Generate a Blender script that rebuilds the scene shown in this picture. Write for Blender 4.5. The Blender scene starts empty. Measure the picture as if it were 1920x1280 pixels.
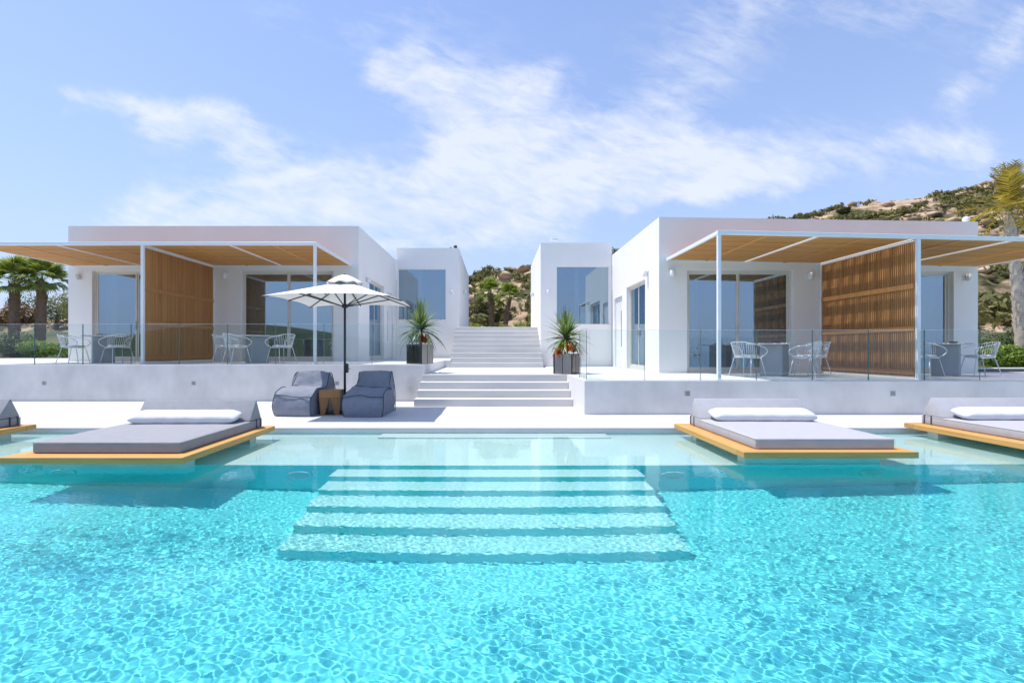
import bpy, bmesh, math, random
import numpy as np
from math import radians, sin, cos, pi
from mathutils import Vector, Matrix

S = bpy.context.scene
C = S.collection
random.seed(7)

# ------------------------------------------------------------------ camera, sky, sun, exposure
cam = bpy.data.cameras.new('camera')
cam_o = bpy.data.objects.new('camera', cam); C.objects.link(cam_o); S.camera = cam_o
cam.sensor_width = 36; cam.lens = 905 / 1920 * 36
cam.shift_x = 32 / 1920; cam.shift_y = 16 / 1920
cam.clip_start = .05; cam.clip_end = 6000
cam_o.location = (0, 0, 1.25); cam_o.rotation_euler = (radians(90), 0, 0)

W = bpy.data.worlds.new('World'); S.world = W; W.use_nodes = True
SUN_DIR = Vector((-.81, .1, 2.2)).normalized()


def build_world():
    nt = W.node_tree; N = nt.nodes; L = nt.links
    bg = N['Background']
    sky = N.new('ShaderNodeTexSky'); sky.sky_type = 'NISHITA'; sky.sun_disc = False
    sky.sun_elevation = radians(69.6); sky.sun_rotation = radians(-83)
    sky.air_density = 1.0; sky.dust_density = .35; sky.ozone_density = 2.2
    tc = N.new('ShaderNodeTexCoord')

    def math_(op, a, b=None, c=None, clamp=False):
        n = N.new('ShaderNodeMath'); n.operation = op; n.use_clamp = clamp
        for i, v in enumerate((a, b, c)):
            if v is None: continue
            if isinstance(v, (int, float)): n.inputs[i].default_value = v
            else: L.new(v, n.inputs[i])
        return n.outputs[0]
    sep = N.new('ShaderNodeSeparateXYZ'); L.new(tc.outputs['Generated'], sep.inputs[0])
    x, y, z = sep.outputs
    yy = math_('MAXIMUM', y, .08)
    u = math_('DIVIDE', x, yy); v = math_('DIVIDE', z, yy)
    # cloud sheet coordinates: the direction projected on a plane high above
    zz = math_('ADD', math_('MAXIMUM', z, 0), .16)
    cx = math_('DIVIDE', x, zz); cy = math_('DIVIDE', y, zz)

    def comb(a, b, c=0.0):
        n = N.new('ShaderNodeCombineXYZ')
        for i, s in enumerate((a, b, c)):
            if isinstance(s, (int, float)): n.inputs[i].default_value = s
            else: L.new(s, n.inputs[i])
        return n.outputs[0]

    def noise(vec, scale, detail, rough, dist=0.0, lac=2.0):
        n = N.new('ShaderNodeTexNoise'); n.inputs['Scale'].default_value = scale
        n.inputs['Detail'].default_value = detail; n.inputs['Roughness'].default_value = rough
        n.inputs['Distortion'].default_value = dist; n.inputs['Lacunarity'].default_value = lac
        L.new(vec, n.inputs['Vector']); return n.outputs['Fac']
    # warp the layout coordinates so that cloud banks have ragged edges
    uv0 = comb(u, v)
    w1 = noise(uv0, 3.2, 5, .6); w2 = noise(comb(math_('ADD', u, 7.3), v), 3.2, 5, .6)
    uw = math_('ADD', u, math_('MULTIPLY', math_('SUBTRACT', w1, .5), .26))
    vw = math_('ADD', v, math_('MULTIPLY', math_('SUBTRACT', w2, .5), .20))

    def seg(p, q, wid, amp):
        ax, ay = (p[0] - 928) / 905, (656 - p[1]) / 905
        bx, by = (q[0] - 928) / 905, (656 - q[1]) / 905
        dx, dy = bx - ax, by - ay; l2 = dx * dx + dy * dy
        t = math_('MULTIPLY_ADD', uw, dx / l2, math_('MULTIPLY_ADD', vw, dy / l2, -(ax * dx + ay * dy) / l2), clamp=True)
        ex = math_('SUBTRACT', uw, math_('MULTIPLY_ADD', t, dx, ax))
        ey = math_('SUBTRACT', vw, math_('MULTIPLY_ADD', t, dy, ay))
        d2 = math_('ADD', math_('MULTIPLY', ex, ex), math_('MULTIPLY', ey, ey))
        wd = wid * .90 / 905
        g = math_('EXPONENT', math_('MULTIPLY', d2, -1 / (wd * wd)))
        return math_('MULTIPLY', g, amp)
    banks = [((735, 130), (900, 290), 75, .8), ((880, 290), (1250, 290), 75, .95), ((1230, 290), (1850, 280), 55, .8),
             ((1000, 330), (1480, 345), 45, .6), ((760, 125), (1010, 190), 60, .75), ((1010, 190), (1230, 280), 70, .55),
             ((150, 190), (440, 240), 32, .55), ((300, 250), (640, 340), 45, .6), ((230, 405), (1040, 405), 62, 1.0),
             ((480, 310), (900, 370), 60, .7), ((1180, 210), (1420, 20), 110, .55), ((1790, 170), (1920, 70), 55, .6),
             ((1560, 30), (1800, 20), 70, .45), ((500, 30), (900, 60), 80, .18), ((1110, 380), (1190, 395), 22, .4)]
    tot = None
    for b in banks:
        g = seg(*b); tot = g if tot is None else math_('ADD', tot, g)
    gaps = noise(comb(math_('MULTIPLY', u, .8), math_('MULTIPLY', v, 2.2), 2.3), 4.2, 4, .55, .6)
    tot = math_('MULTIPLY', math_('MINIMUM', tot, 1.15), math_('MULTIPLY_ADD', gaps, 1.9, -.02))
    # fibres: stretched along a slant in the cloud sheet
    ang = radians(-17)
    ru = math_('ADD', math_('MULTIPLY', u, cos(ang)), math_('MULTIPLY', v, sin(ang)))
    rv = math_('SUBTRACT', math_('MULTIPLY', v, cos(ang)), math_('MULTIPLY', u, sin(ang)))
    fib = noise(comb(math_('MULTIPLY', ru, 2.4), math_('MULTIPLY', rv, 9.0), 3.1), 1.7, 10, .60, .7)
    puf = noise(comb(u, math_('MULTIPLY', v, 1.7), 9.0), 5.0, 7, .54, .4)
    tex = math_('ADD', math_('MULTIPLY', fib, .62), math_('MULTIPLY', puf, .5))
    fine = noise(comb(math_('MULTIPLY', ru, 5.0), math_('MULTIPLY', rv, 13.0), 5.7), 3.2, 8, .62, .5)
    er = math_('ADD', math_('MULTIPLY', math_('SUBTRACT', tex, .55), 1.9), math_('MULTIPLY', math_('SUBTRACT', fine, .5), 1.25))
    dens = math_('MULTIPLY', math_('MULTIPLY', math_('ADD', math_('MULTIPLY', tot, .88), math_('SUBTRACT', er, .12), None, True), .76), math_('MULTIPLY', tot, 1.6, None, True))
    # away from the view: the same kind of thin cirrus
    gen = noise(comb(math_('MULTIPLY', cx, .5), math_('MULTIPLY', cy, 1.1), 1.0), 1.3, 7, .6, .8)
    gend = math_('MULTIPLY', math_('SUBTRACT', gen, .56, clamp=True), 1.2)
    front = math_('MULTIPLY_ADD', y, 6.0, -.6, clamp=True)
    mixn = N.new('ShaderNodeMix'); mixn.data_type = 'FLOAT'
    L.new(front, mixn.inputs[0]); L.new(gend, mixn.inputs[2]); L.new(dens, mixn.inputs[3])
    # thin bright veil low over the horizon
    veil = math_('MULTIPLY', math_('EXPONENT', math_('MULTIPLY', math_('MAXIMUM', z, 0), -7.0)), math_('MULTIPLY_ADD', front, .10, .02))
    cov = math_('SUBTRACT', 1.0, math_('MULTIPLY', math_('SUBTRACT', 1.0, mixn.outputs[0], clamp=True), math_('SUBTRACT', 1.0, veil)))
    cov = math_('MINIMUM', cov, .93)
    tint = N.new('ShaderNodeMix'); tint.data_type = 'RGBA'; tint.blend_type = 'MULTIPLY'; tint.inputs[0].default_value = 1
    L.new(sky.outputs[0], tint.inputs[6]); tint.inputs[7].default_value = (.89, .87, .95, 1)
    hz = N.new('ShaderNodeMix'); hz.data_type = 'RGBA'
    L.new(math_('MULTIPLY', math_('EXPONENT', math_('MULTIPLY', math_('MAXIMUM', z, 0), -2.4)), .95), hz.inputs[0])
    L.new(tint.outputs[2], hz.inputs[6]); hz.inputs[7].default_value = (1.78, 2.20, 3.28, 1)
    mx = N.new('ShaderNodeMix'); mx.data_type = 'RGBA'
    L.new(cov, mx.inputs[0]); L.new(hz.outputs[2], mx.inputs[6]); mx.inputs[7].default_value = (3.55, 3.70, 4.05, 1)
    L.new(mx.outputs[2], bg.inputs[0]); bg.inputs[1].default_value = .15


build_world()
sl = bpy.data.lights.new('sun', 'SUN'); sl.energy = 3.1; sl.angle = radians(.5); sl.color = (1, .955, .89)
sun_o = bpy.data.objects.new('sun', sl); C.objects.link(sun_o)
sun_o.rotation_euler = SUN_DIR.to_track_quat('Z', 'Y').to_euler()
sl.cycles.is_caustics_light = True
S.view_settings.view_transform = 'Standard'; S.view_settings.look = 'None'
S.view_settings.exposure = .80; S.view_settings.gamma = 1; S.view_settings.use_curve_mapping = False
S.cycles.max_bounces = 14; S.cycles.diffuse_bounces = 5; S.cycles.glossy_bounces = 5
S.cycles.transmission_bounces = 8; S.cycles.transparent_max_bounces = 24


# ------------------------------------------------------------------ materials
def new_mat(name):
    m = bpy.data.materials.new(name); m.use_nodes = True
    return m, m.node_tree, m.node_tree.nodes['Principled BSDF']


def mat(name, col, rough=.6, var=.12, scale=6., detail=5., stretch=(1, 1, 1), bump=0., bscale=None, spec=.5, metal=0., col2=None, coords='Object'):
    """A base colour with a noise-driven variation and an optional fine bump."""
    m, nt, b = new_mat(name); N = nt.nodes; L = nt.links
    b.inputs['Roughness'].default_value = rough; b.inputs['Metallic'].default_value = metal
    b.inputs['Specular IOR Level'].default_value = spec
    tc = N.new('ShaderNodeTexCoord'); mp = N.new('ShaderNodeMapping'); mp.inputs['Scale'].default_value = stretch
    L.new(tc.outputs[coords], mp.inputs[0])
    nz = N.new('ShaderNodeTexNoise'); nz.inputs['Scale'].default_value = scale; nz.inputs['Detail'].default_value = detail
    L.new(mp.outputs[0], nz.inputs['Vector'])
    rp = N.new('ShaderNodeValToRGB')
    rp.color_ramp.elements[0].position = .3; rp.color_ramp.elements[1].position = .7
    c2 = col2 or tuple(c * (1 - var) for c in col)
    rp.color_ramp.elements[0].color = (*c2, 1); rp.color_ramp.elements[1].color = (*col, 1)
    L.new(nz.outputs['Fac'], rp.inputs[0]); L.new(rp.outputs[0], b.inputs['Base Color'])
    if bump:
        n2 = N.new('ShaderNodeTexNoise'); n2.inputs['Scale'].default_value = bscale or scale * 5; n2.inputs['Detail'].default_value = 4
        L.new(mp.outputs[0], n2.inputs['Vector'])
        bp = N.new('ShaderNodeBump'); bp.inputs['Strength'].default_value = bump; bp.inputs['Distance'].default_value = .02
        L.new(n2.outputs['Fac'], bp.inputs['Height']); L.new(bp.outputs[0], b.inputs['Normal'])
    return m


M = {}
M['stucco'] = mat('white_stucco', (.84, .82, .79), .8, .05, .9, bump=.12, bscale=60)
M['plaster'] = mat('interior_plaster', (.55, .53, .5), .8, .05, 1)
M['deck'] = mat('white_microcement', (.62, .61, .60), .55, .10, .8, 8, bump=.06, bscale=25)
M['terrace'] = mat('terrace_cement', (.70, .69, .68), .6, .09, .9, 8, bump=.05, bscale=25)
M['step'] = mat('cement_step', (.63, .62, .60), .7, .14, 1.6, 8, stretch=(.5, 2, 2), bump=.08, bscale=30)
M['white_metal'] = mat('white_painted_metal', (.80, .80, .80), .35, .03, 3)
M['frame'] = mat('ivory_aluminium', (.66, .63, .56), .4, .04, 3)
M['dark_metal'] = mat('anthracite_metal', (.022, .024, .030), .4, .2, 5)
M['steel'] = mat('brushed_steel', (.55, .55, .54), .35, .12, 20, stretch=(1, 1, .1), metal=.9)
M['canvas'] = mat('white_canvas', (.80, .78, .75), .9, .05, 5, bump=.15, bscale=40)
M['pad'] = mat('white_seat_fabric', (.74, .73, .72), .9, .06, 8)
M['bolster'] = mat('white_pillow_cotton', (.70, .69, .71), .95, .05, 6, bump=.3, bscale=18)
M['mattress_dark'] = mat('grey_outdoor_fabric', (.31, .31, .33), .95, .10, 9, bump=.2, bscale=240)
M['mattress_light'] = mat('pale_grey_outdoor_fabric', (.43, .425, .45), .95, .08, 9, bump=.2, bscale=240)
M['slate'] = mat('slate_blue_fabric', (.23, .25, .30), .95, .16, 9, bump=.25, bscale=200)
M['piping'] = mat('slate_piping', (.06, .075, .11), .9, .1, 9)
M['black_gloss'] = mat('black_lacquer', (.012, .012, .013), .08, .2, 3)
M['planter_grey'] = mat('brushed_grey_panel', (.34, .32, .31), .3, .2, 9, stretch=(1, 1, .15), metal=.7)
M['soil'] = mat('potting_soil', (.06, .045, .03), .95, .4, 20, bump=.5)
M['pedestal'] = mat('grey_cement_pedestal', (.36, .38, .40), .7, .12, 3, bump=.1)
M['tabletop'] = mat('pale_table_top', (.62, .62, .62), .35, .06, 6)
M['curtain'] = mat('sheer_curtain', (.80, .80, .82), .9, .05, 6)
M['floor_in'] = mat('interior_floor', (.42, .40, .37), .5, .1, 3)
M['bedspread'] = mat('interior_bedspread', (.5, .46, .4), .9, .1, 5)
M['stone'] = mat('tan_stone', (.40, .29, .20), .9, .4, 2.5, bump=.6, bscale=12)
M['bark'] = mat('palm_bark', (.30, .20, .13), .95, .55, 9, stretch=(1, 1, 5), bump=.9, bscale=14)
M['bark_pale'] = mat('pale_palm_bark', (.66, .56, .45), .95, .25, 7, stretch=(1, 1, 5), bump=.7, bscale=12)
M['twig'] = mat('olive_bark', (.16, .12, .09), .95, .3, 9, bump=.6)


def leaf_mat(name, col, col2, trans=.35, scale=1.2, rough=.5):
    m, nt, b = new_mat(name); N = nt.nodes; L = nt.links
    tc = N.new('ShaderNodeTexCoord')
    nz = N.new('ShaderNodeTexNoise'); nz.inputs['Scale'].default_value = scale; nz.inputs['Detail'].default_value = 4
    L.new(tc.outputs['Object'], nz.inputs['Vector'])
    geo = N.new('ShaderNodeNewGeometry')
    ad = N.new('ShaderNodeMath'); ad.operation = 'MULTIPLY_ADD'; ad.inputs[1].default_value = .5
    L.new(geo.outputs['Random Per Island'], ad.inputs[0])
    sb = N.new('ShaderNodeMath'); sb.operation = 'SUBTRACT'; sb.inputs[1].default_value = .25
    L.new(nz.outputs['Fac'], sb.inputs[0]); L.new(sb.outputs[0], ad.inputs[2])
    rp = N.new('ShaderNodeValToRGB'); rp.color_ramp.elements[0].position = .2; rp.color_ramp.elements[1].position = .8
    rp.color_ramp.elements[0].color = (*col2, 1); rp.color_ramp.elements[1].color = (*col, 1)
    L.new(ad.outputs[0], rp.inputs[0]); L.new(rp.outputs[0], b.inputs['Base Color'])
    b.inputs['Roughness'].default_value = rough
    tr = N.new('ShaderNodeBsdfTranslucent'); L.new(rp.outputs[0], tr.inputs[0])
    mx = N.new('ShaderNodeMixShader'); mx.inputs[0].default_value = trans
    L.new(b.outputs[0], mx.inputs[1]); L.new(tr.outputs[0], mx.inputs[2])
    L.new(mx.outputs[0], N['Material Output'].inputs[0])
    return m


M['olive_leaf'] = leaf_mat('olive_green_leaves', (.30, .29, .07), (.10, .12, .03), .45)
M['dark_leaf'] = leaf_mat('dark_green_leaves', (.13, .17, .045), (.045, .07, .02))
M['bright_leaf'] = leaf_mat('bright_green_leaves', (.30, .42, .05), (.09, .17, .02), .45)
M['yellow_leaf'] = leaf_mat('yellow_green_leaves', (.50, .46, .04), (.16, .22, .025))
M['rust_leaf'] = leaf_mat('rusty_leaves', (.30, .15, .05), (.12, .09, .03))
M['palm_leaf'] = leaf_mat('palm_fronds', (.34, .40, .07), (.14, .19, .03), .5, scale=3)
M['palm_gold'] = leaf_mat('golden_palm_fronds', (.55, .40, .05), (.24, .20, .03), .45, scale=3)
M['yucca'] = leaf_mat('yucca_blades', (.24, .32, .10), (.07, .13, .035), .3, 4, .3)
M['agave'] = leaf_mat('pale_agave', (.17, .30, .20), (.08, .18, .12), .2, 4)
M['orange'] = leaf_mat('orange_bracts', (.75, .16, .02), (.45, .06, .015), .3, 4)
M['redbrom'] = leaf_mat('rust_red_bracts', (.36, .07, .015), (.16, .03, .01), .3, 4)
M['lime'] = leaf_mat('lime_bracts', (.55, .50, .05), (.22, .30, .03), .3, 4)
M['scrub'] = leaf_mat('hillside_scrub', (.26, .235, .075), (.09, .10, .035), .3, .05, .8)


def concrete_wall():
    m, nt, b = new_mat('troweled_concrete'); N = nt.nodes; L = nt.links
    tc = N.new('ShaderNodeTexCoord')
    def nz(scale, st, det=6):
        mp = N.new('ShaderNodeMapping'); mp.inputs['Scale'].default_value = st; L.new(tc.outputs['Object'], mp.inputs[0])
        n = N.new('ShaderNodeTexNoise'); n.inputs['Scale'].default_value = scale; n.inputs['Detail'].default_value = det
        L.new(mp.outputs[0], n.inputs['Vector']); return n.outputs['Fac']
    a = nz(1.3, (1, 1, 1)); s = nz(5, (1, 1, .45)); f = nz(45, (1, 1, 1), 3)
    def mm(op, p, q):
        n = N.new('ShaderNodeMath'); n.operation = op
        for i, v in enumerate((p, q)):
            if isinstance(v, float): n.inputs[i].default_value = v
            else: L.new(v, n.inputs[i])
        return n.outputs[0]
    t = mm('ADD', mm('ADD', mm('MULTIPLY', a, .65), mm('MULTIPLY', s, .2)), mm('MULTIPLY', f, .15))
    # a damp grey stain low on the wall by the stairs
    sp = N.new('ShaderNodeSeparateXYZ'); L.new(tc.outputs['Object'], sp.inputs[0])
    dx = mm('MULTIPLY', mm('ADD', sp.outputs[0], 2.02), 5.0); dz = mm('MULTIPLY', mm('SUBTRACT', sp.outputs[2], .30), 2.6)
    blob = mm('SUBTRACT', 1.0, mm('ADD', mm('MULTIPLY', dx, dx), mm('MULTIPLY', dz, dz))); bl = N.new('ShaderNodeMath'); bl.operation = 'MAXIMUM'; bl.inputs[1].default_value = 0; L.new(blob, bl.inputs[0])
    t = mm('SUBTRACT', t, mm('MULTIPLY', mm('MULTIPLY', bl.outputs[0], s), .42))
    rp = N.new('ShaderNodeValToRGB'); e = rp.color_ramp.elements
    e[0].position = .33; e[0].color = (.54, .53, .52, 1); e[1].position = .6; e[1].color = (.70, .685, .665, 1)
    k0 = rp.color_ramp.elements.new(.15); k0.color = (.28, .275, .265, 1)
    L.new(t, rp.inputs[0]); L.new(rp.outputs[0], b.inputs['Base Color']); b.inputs['Roughness'].default_value = .75
    bp = N.new('ShaderNodeBump'); bp.inputs['Strength'].default_value = .12; bp.inputs['Distance'].default_value = .02
    L.new(t, bp.inputs['Height']); L.new(bp.outputs[0], b.inputs['Normal'])
    return m


M['concrete'] = concrete_wall()


def wood(name, c1, c2, axis, rough=.55, scale=1.):
    """Timber: colour streaks along one axis plus a shift per separate board."""
    m, nt, b = new_mat(name); N = nt.nodes; L = nt.links
    st = [22 * scale] * 3; st[axis] = 1.1 * scale
    tc = N.new('ShaderNodeTexCoord'); mp = N.new('ShaderNodeMapping'); mp.inputs['Scale'].default_value = st
    L.new(tc.outputs['Object'], mp.inputs[0])
    nz = N.new('ShaderNodeTexNoise'); nz.inputs['Scale'].default_value = 1.6; nz.inputs['Detail'].default_value = 7; nz.inputs['Distortion'].default_value = .4
    L.new(mp.outputs[0], nz.inputs['Vector'])
    geo = N.new('ShaderNodeNewGeometry'); oi = N.new('ShaderNodeObjectInfo')
    a1 = N.new('ShaderNodeMath'); a1.operation = 'MULTIPLY_ADD'; a1.inputs[1].default_value = .42
    L.new(geo.outputs['Random Per Island'], a1.inputs[0]); L.new(nz.outputs['Fac'], a1.inputs[2])
    a2 = N.new('ShaderNodeMath'); a2.operation = 'MULTIPLY_ADD'; a2.inputs[1].default_value = .2
    L.new(oi.outputs['Random'], a2.inputs[0]); L.new(a1.outputs[0], a2.inputs[2])
    rp = N.new('ShaderNodeValToRGB'); e = rp.color_ramp.elements
    e[0].position = .4; e[0].color = (*c2, 1); e[1].position = 1.0; e[1].color = (*c1, 1)
    L.new(a2.outputs[0], rp.inputs[0]); L.new(rp.outputs[0], b.inputs['Base Color']); b.inputs['Roughness'].default_value = rough
    bp = N.new('ShaderNodeBump'); bp.inputs['Strength'].default_value = .15; bp.inputs['Distance'].default_value = .004
    L.new(nz.outputs['Fac'], bp.inputs['Height']); L.new(bp.outputs[0], b.inputs['Normal'])
    return m


M['lath_x'] = wood('cedar_laths', (.66, .33, .10), (.40, .18, .05), 0)
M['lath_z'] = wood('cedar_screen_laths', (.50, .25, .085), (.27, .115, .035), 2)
M['teak_x'] = wood('teak_cross_boards', (.62, .34, .10), (.42, .19, .045), 0)
M['teak_y'] = wood('teak_long_boards', (.62, .34, .10), (.42, .19, .045), 1)
M['stump'] = wood('stump_wood', (.34, .16, .05), (.14, .055, .015), 2, .5, .6)


def glass(name, tint, refl, rough=0.0, coat=(.95, .97, 1)):
    """Thin pane: lets light pass with a tint, mirrors a share of it, more at a slant."""
    m = bpy.data.materials.new(name); m.use_nodes = True; nt = m.node_tree; N = nt.nodes; L = nt.links; N.clear()
    out = N.new('ShaderNodeOutputMaterial'); tr = N.new('ShaderNodeBsdfTransparent'); tr.inputs[0].default_value = (*tint, 1)
    gl = N.new('ShaderNodeBsdfGlossy'); gl.inputs['Roughness'].default_value = rough; gl.inputs['Color'].default_value = (*coat, 1)
    geo = N.new('ShaderNodeNewGeometry'); dt = N.new('ShaderNodeVectorMath'); dt.operation = 'DOT_PRODUCT'
    L.new(geo.outputs['Normal'], dt.inputs[0]); L.new(geo.outputs['Incoming'], dt.inputs[1])
    def mm(op, a, b_, clamp=False):
        n = N.new('ShaderNodeMath'); n.operation = op; n.use_clamp = clamp
        for i, v in enumerate((a, b_)):
            if isinstance(v, (int, float)): n.inputs[i].default_value = v
            else: L.new(v, n.inputs[i])
        return n.outputs[0]
    sch = mm('POWER', mm('SUBTRACT', 1.0, mm('ABSOLUTE', dt.outputs['Value'], 0), True), 5.0)
    fac = mm('ADD', mm('MULTIPLY', sch, 1.0 - refl), refl, True)
    mx = N.new('ShaderNodeMixShader'); L.new(fac, mx.inputs[0]); L.new(tr.outputs[0], mx.inputs[1]); L.new(gl.outputs[0], mx.inputs[2])
    L.new(mx.outputs[0], out.inputs[0])
    return m


M['glass'] = glass('coated_window_glass', (.60, .67, .67), .34, 0, (.70, .86, 1))
M['rail_glass'] = glass('railing_glass', (.93, .97, .965), .03)
M['rail_edge'] = mat('green_glass_edge', (.10, .20, .20), .15, .1, 4)
M['frost'] = mat('frosted_strip', (.50, .66, .68), .5, .05, 4)


def pool_tile(name, c1, c2, grout):
    m, nt, b = new_mat(name); N = nt.nodes; L = nt.links
    tc = N.new('ShaderNodeTexCoord')
    sep = N.new('ShaderNodeSeparateXYZ'); L.new(tc.outputs['Object'], sep.inputs[0])
    # mosaic squares 25 mm, seen from above on treads and from the front on risers
    ad = N.new('ShaderNodeMath'); ad.operation = 'ADD'; L.new(sep.outputs[1], ad.inputs[0]); L.new(sep.outputs[2], ad.inputs[1])
    cb = N.new('ShaderNodeCombineXYZ'); L.new(sep.outputs[0], cb.inputs[0]); L.new(ad.outputs[0], cb.inputs[1])
    br = N.new('ShaderNodeTexBrick'); br.offset = 0; br.inputs['Scale'].default_value = 1
    br.inputs['Brick Width'].default_value = .025; br.inputs['Row Height'].default_value = .025; br.inputs['Mortar Size'].default_value = .0016
    br.inputs['Color1'].default_value = (*c1, 1); br.inputs['Color2'].default_value = (*c2, 1); br.inputs['Mortar'].default_value = (*grout, 1)
    L.new(cb.outputs[0], br.inputs['Vector'])
    nz = N.new('ShaderNodeTexNoise'); nz.inputs['Scale'].default_value = 1.4; nz.inputs['Detail'].default_value = 5; L.new(tc.outputs['Object'], nz.inputs['Vector'])
    mp = N.new('ShaderNodeMapRange'); mp.inputs[3].default_value = .9; mp.inputs[4].default_value = 1.06; L.new(nz.outputs['Fac'], mp.inputs[0])
    mx = N.new('ShaderNodeMix'); mx.data_type = 'RGBA'; mx.blend_type = 'MULTIPLY'; mx.inputs[0].default_value = 1
    L.new(br.outputs[0], mx.inputs[6]); L.new(mp.outputs[0], mx.inputs[7])
    L.new(mx.outputs[2], b.inputs['Base Color']); b.inputs['Roughness'].default_value = .35
    return m


M['tile'] = pool_tile('pale_pool_mosaic', (.82, .79, .75), (.72, .73, .70), (.74, .73, .70))
M['tile_floor'] = pool_tile('depth_tint_mosaic', (.47, .79, .81), (.36, .70, .74), (.46, .73, .76))  # water's depth tint put into the floor tile colour
M['tile_riser'] = pool_tile('riser_shade_mosaic', (.05, .84, .86), (.03, .74, .78), (.06, .78, .80))  # same tile, with the risers' shade put into its colour


def ground_mat():
    m, nt, b = new_mat('dry_garden_soil'); N = nt.nodes; L = nt.links
    tc = N.new('ShaderNodeTexCoord'); nz = N.new('ShaderNodeTexNoise'); nz.inputs['Scale'].default_value = .35; nz.inputs['Detail'].default_value = 9
    L.new(tc.outputs['Object'], nz.inputs['Vector'])
    rp = N.new('ShaderNodeValToRGB'); e = rp.color_ramp.elements
    e[0].position = .45; e[0].color = (.035, .06, .018, 1); e[1].position = .75; e[1].color = (.15, .125, .06, 1)
    L.new(nz.outputs['Fac'], rp.inputs[0]); L.new(rp.outputs[0], b.inputs['Base Color']); b.inputs['Roughness'].default_value = .95
    return m


def rock_mat():
    m, nt, b = new_mat('limestone_hillside'); N = nt.nodes; L = nt.links
    tc = N.new('ShaderNodeTexCoord')
    def nz(scale, st, det, rough=.55, dist=0.):
        mp = N.new('ShaderNodeMapping'); mp.inputs['Scale'].default_value = st; L.new(tc.outputs['Object'], mp.inputs[0])
        n = N.new('ShaderNodeTexNoise'); n.inputs['Scale'].default_value = scale; n.inputs['Detail'].default_value = det
        n.inputs['Roughness'].default_value = rough; n.inputs['Distortion'].default_value = dist
        L.new(mp.outputs[0], n.inputs['Vector']); return n.outputs['Fac']
    strata = nz(.30, (.35, .35, 3.2), 10, .65, .6)
    cr = N.new('ShaderNodeValToRGB'); e = cr.color_ramp.elements
    e[0].position = .33; e[0].color = (.10, .065, .04, 1)
    e[1].position = .66; e[1].color = (.62, .47, .32, 1)
    k = cr.color_ramp.elements.new(.47); k.color = (.40, .29, .19, 1)
    L.new(strata, cr.inputs[0])
    veg = nz(.10, (1, 1, 1.6), 9, .62)
    vr = N.new('ShaderNodeValToRGB'); v = vr.color_ramp.elements; v[0].position = .50; v[0].color = (0, 0, 0, 1); v[1].position = .58; v[1].color = (1, 1, 1, 1)
    L.new(veg, vr.inputs[0])
    gn = nz(.9, (1, 1, 1), 8, .7)
    gr = N.new('ShaderNodeValToRGB'); g = gr.color_ramp.elements; g[0].position = .35; g[0].color = (.025, .032, .012, 1); g[1].position = .7; g[1].color = (.13, .125, .04, 1)
    L.new(gn, gr.inputs[0])
    mx = N.new('ShaderNodeMix'); mx.data_type = 'RGBA'; L.new(vr.outputs[0], mx.inputs[0]); L.new(cr.outputs[0], mx.inputs[6]); L.new(gr.outputs[0], mx.inputs[7])
    L.new(mx.outputs[2], b.inputs['Base Color']); b.inputs['Roughness'].default_value = .95; b.inputs['Specular IOR Level'].default_value = .2
    bp = N.new('ShaderNodeBump'); bp.inputs['Strength'].default_value = .9; bp.inputs['Distance'].default_value = .7
    L.new(strata, bp.inputs['Height']); L.new(bp.outputs[0], b.inputs['Normal'])
    return m


M['ground'] = ground_mat(); M['rock'] = rock_mat()
M['far_scrub'] = mat('far_scrubland', (.075, .085, .035), .95, .5, .05, 9)
M['sea'] = mat('deep_sea_water', (.02, .07, .13), .12, .3, .02)


def water_mats():
    m, nt, b = new_mat('pool_water'); b.inputs['Transmission Weight'].default_value = 1; b.inputs['Roughness'].default_value = 0
    b.inputs['IOR'].default_value = 1.333; b.inputs['Base Color'].default_value = (1, 1, 1, 1)
    v = bpy.data.materials.new('pool_water_absorption'); v.use_nodes = True; n = v.node_tree; n.nodes.clear()
    out = n.nodes.new('ShaderNodeOutputMaterial'); va = n.nodes.new('ShaderNodeVolumeAbsorption')
    va.inputs[0].default_value = (.0, .89, .90, 1); va.inputs[1].default_value = .64
    n.links.new(va.outputs[0], out.inputs[1])
    return m, v


M['water'], M['water_vol'] = water_mats()


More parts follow.
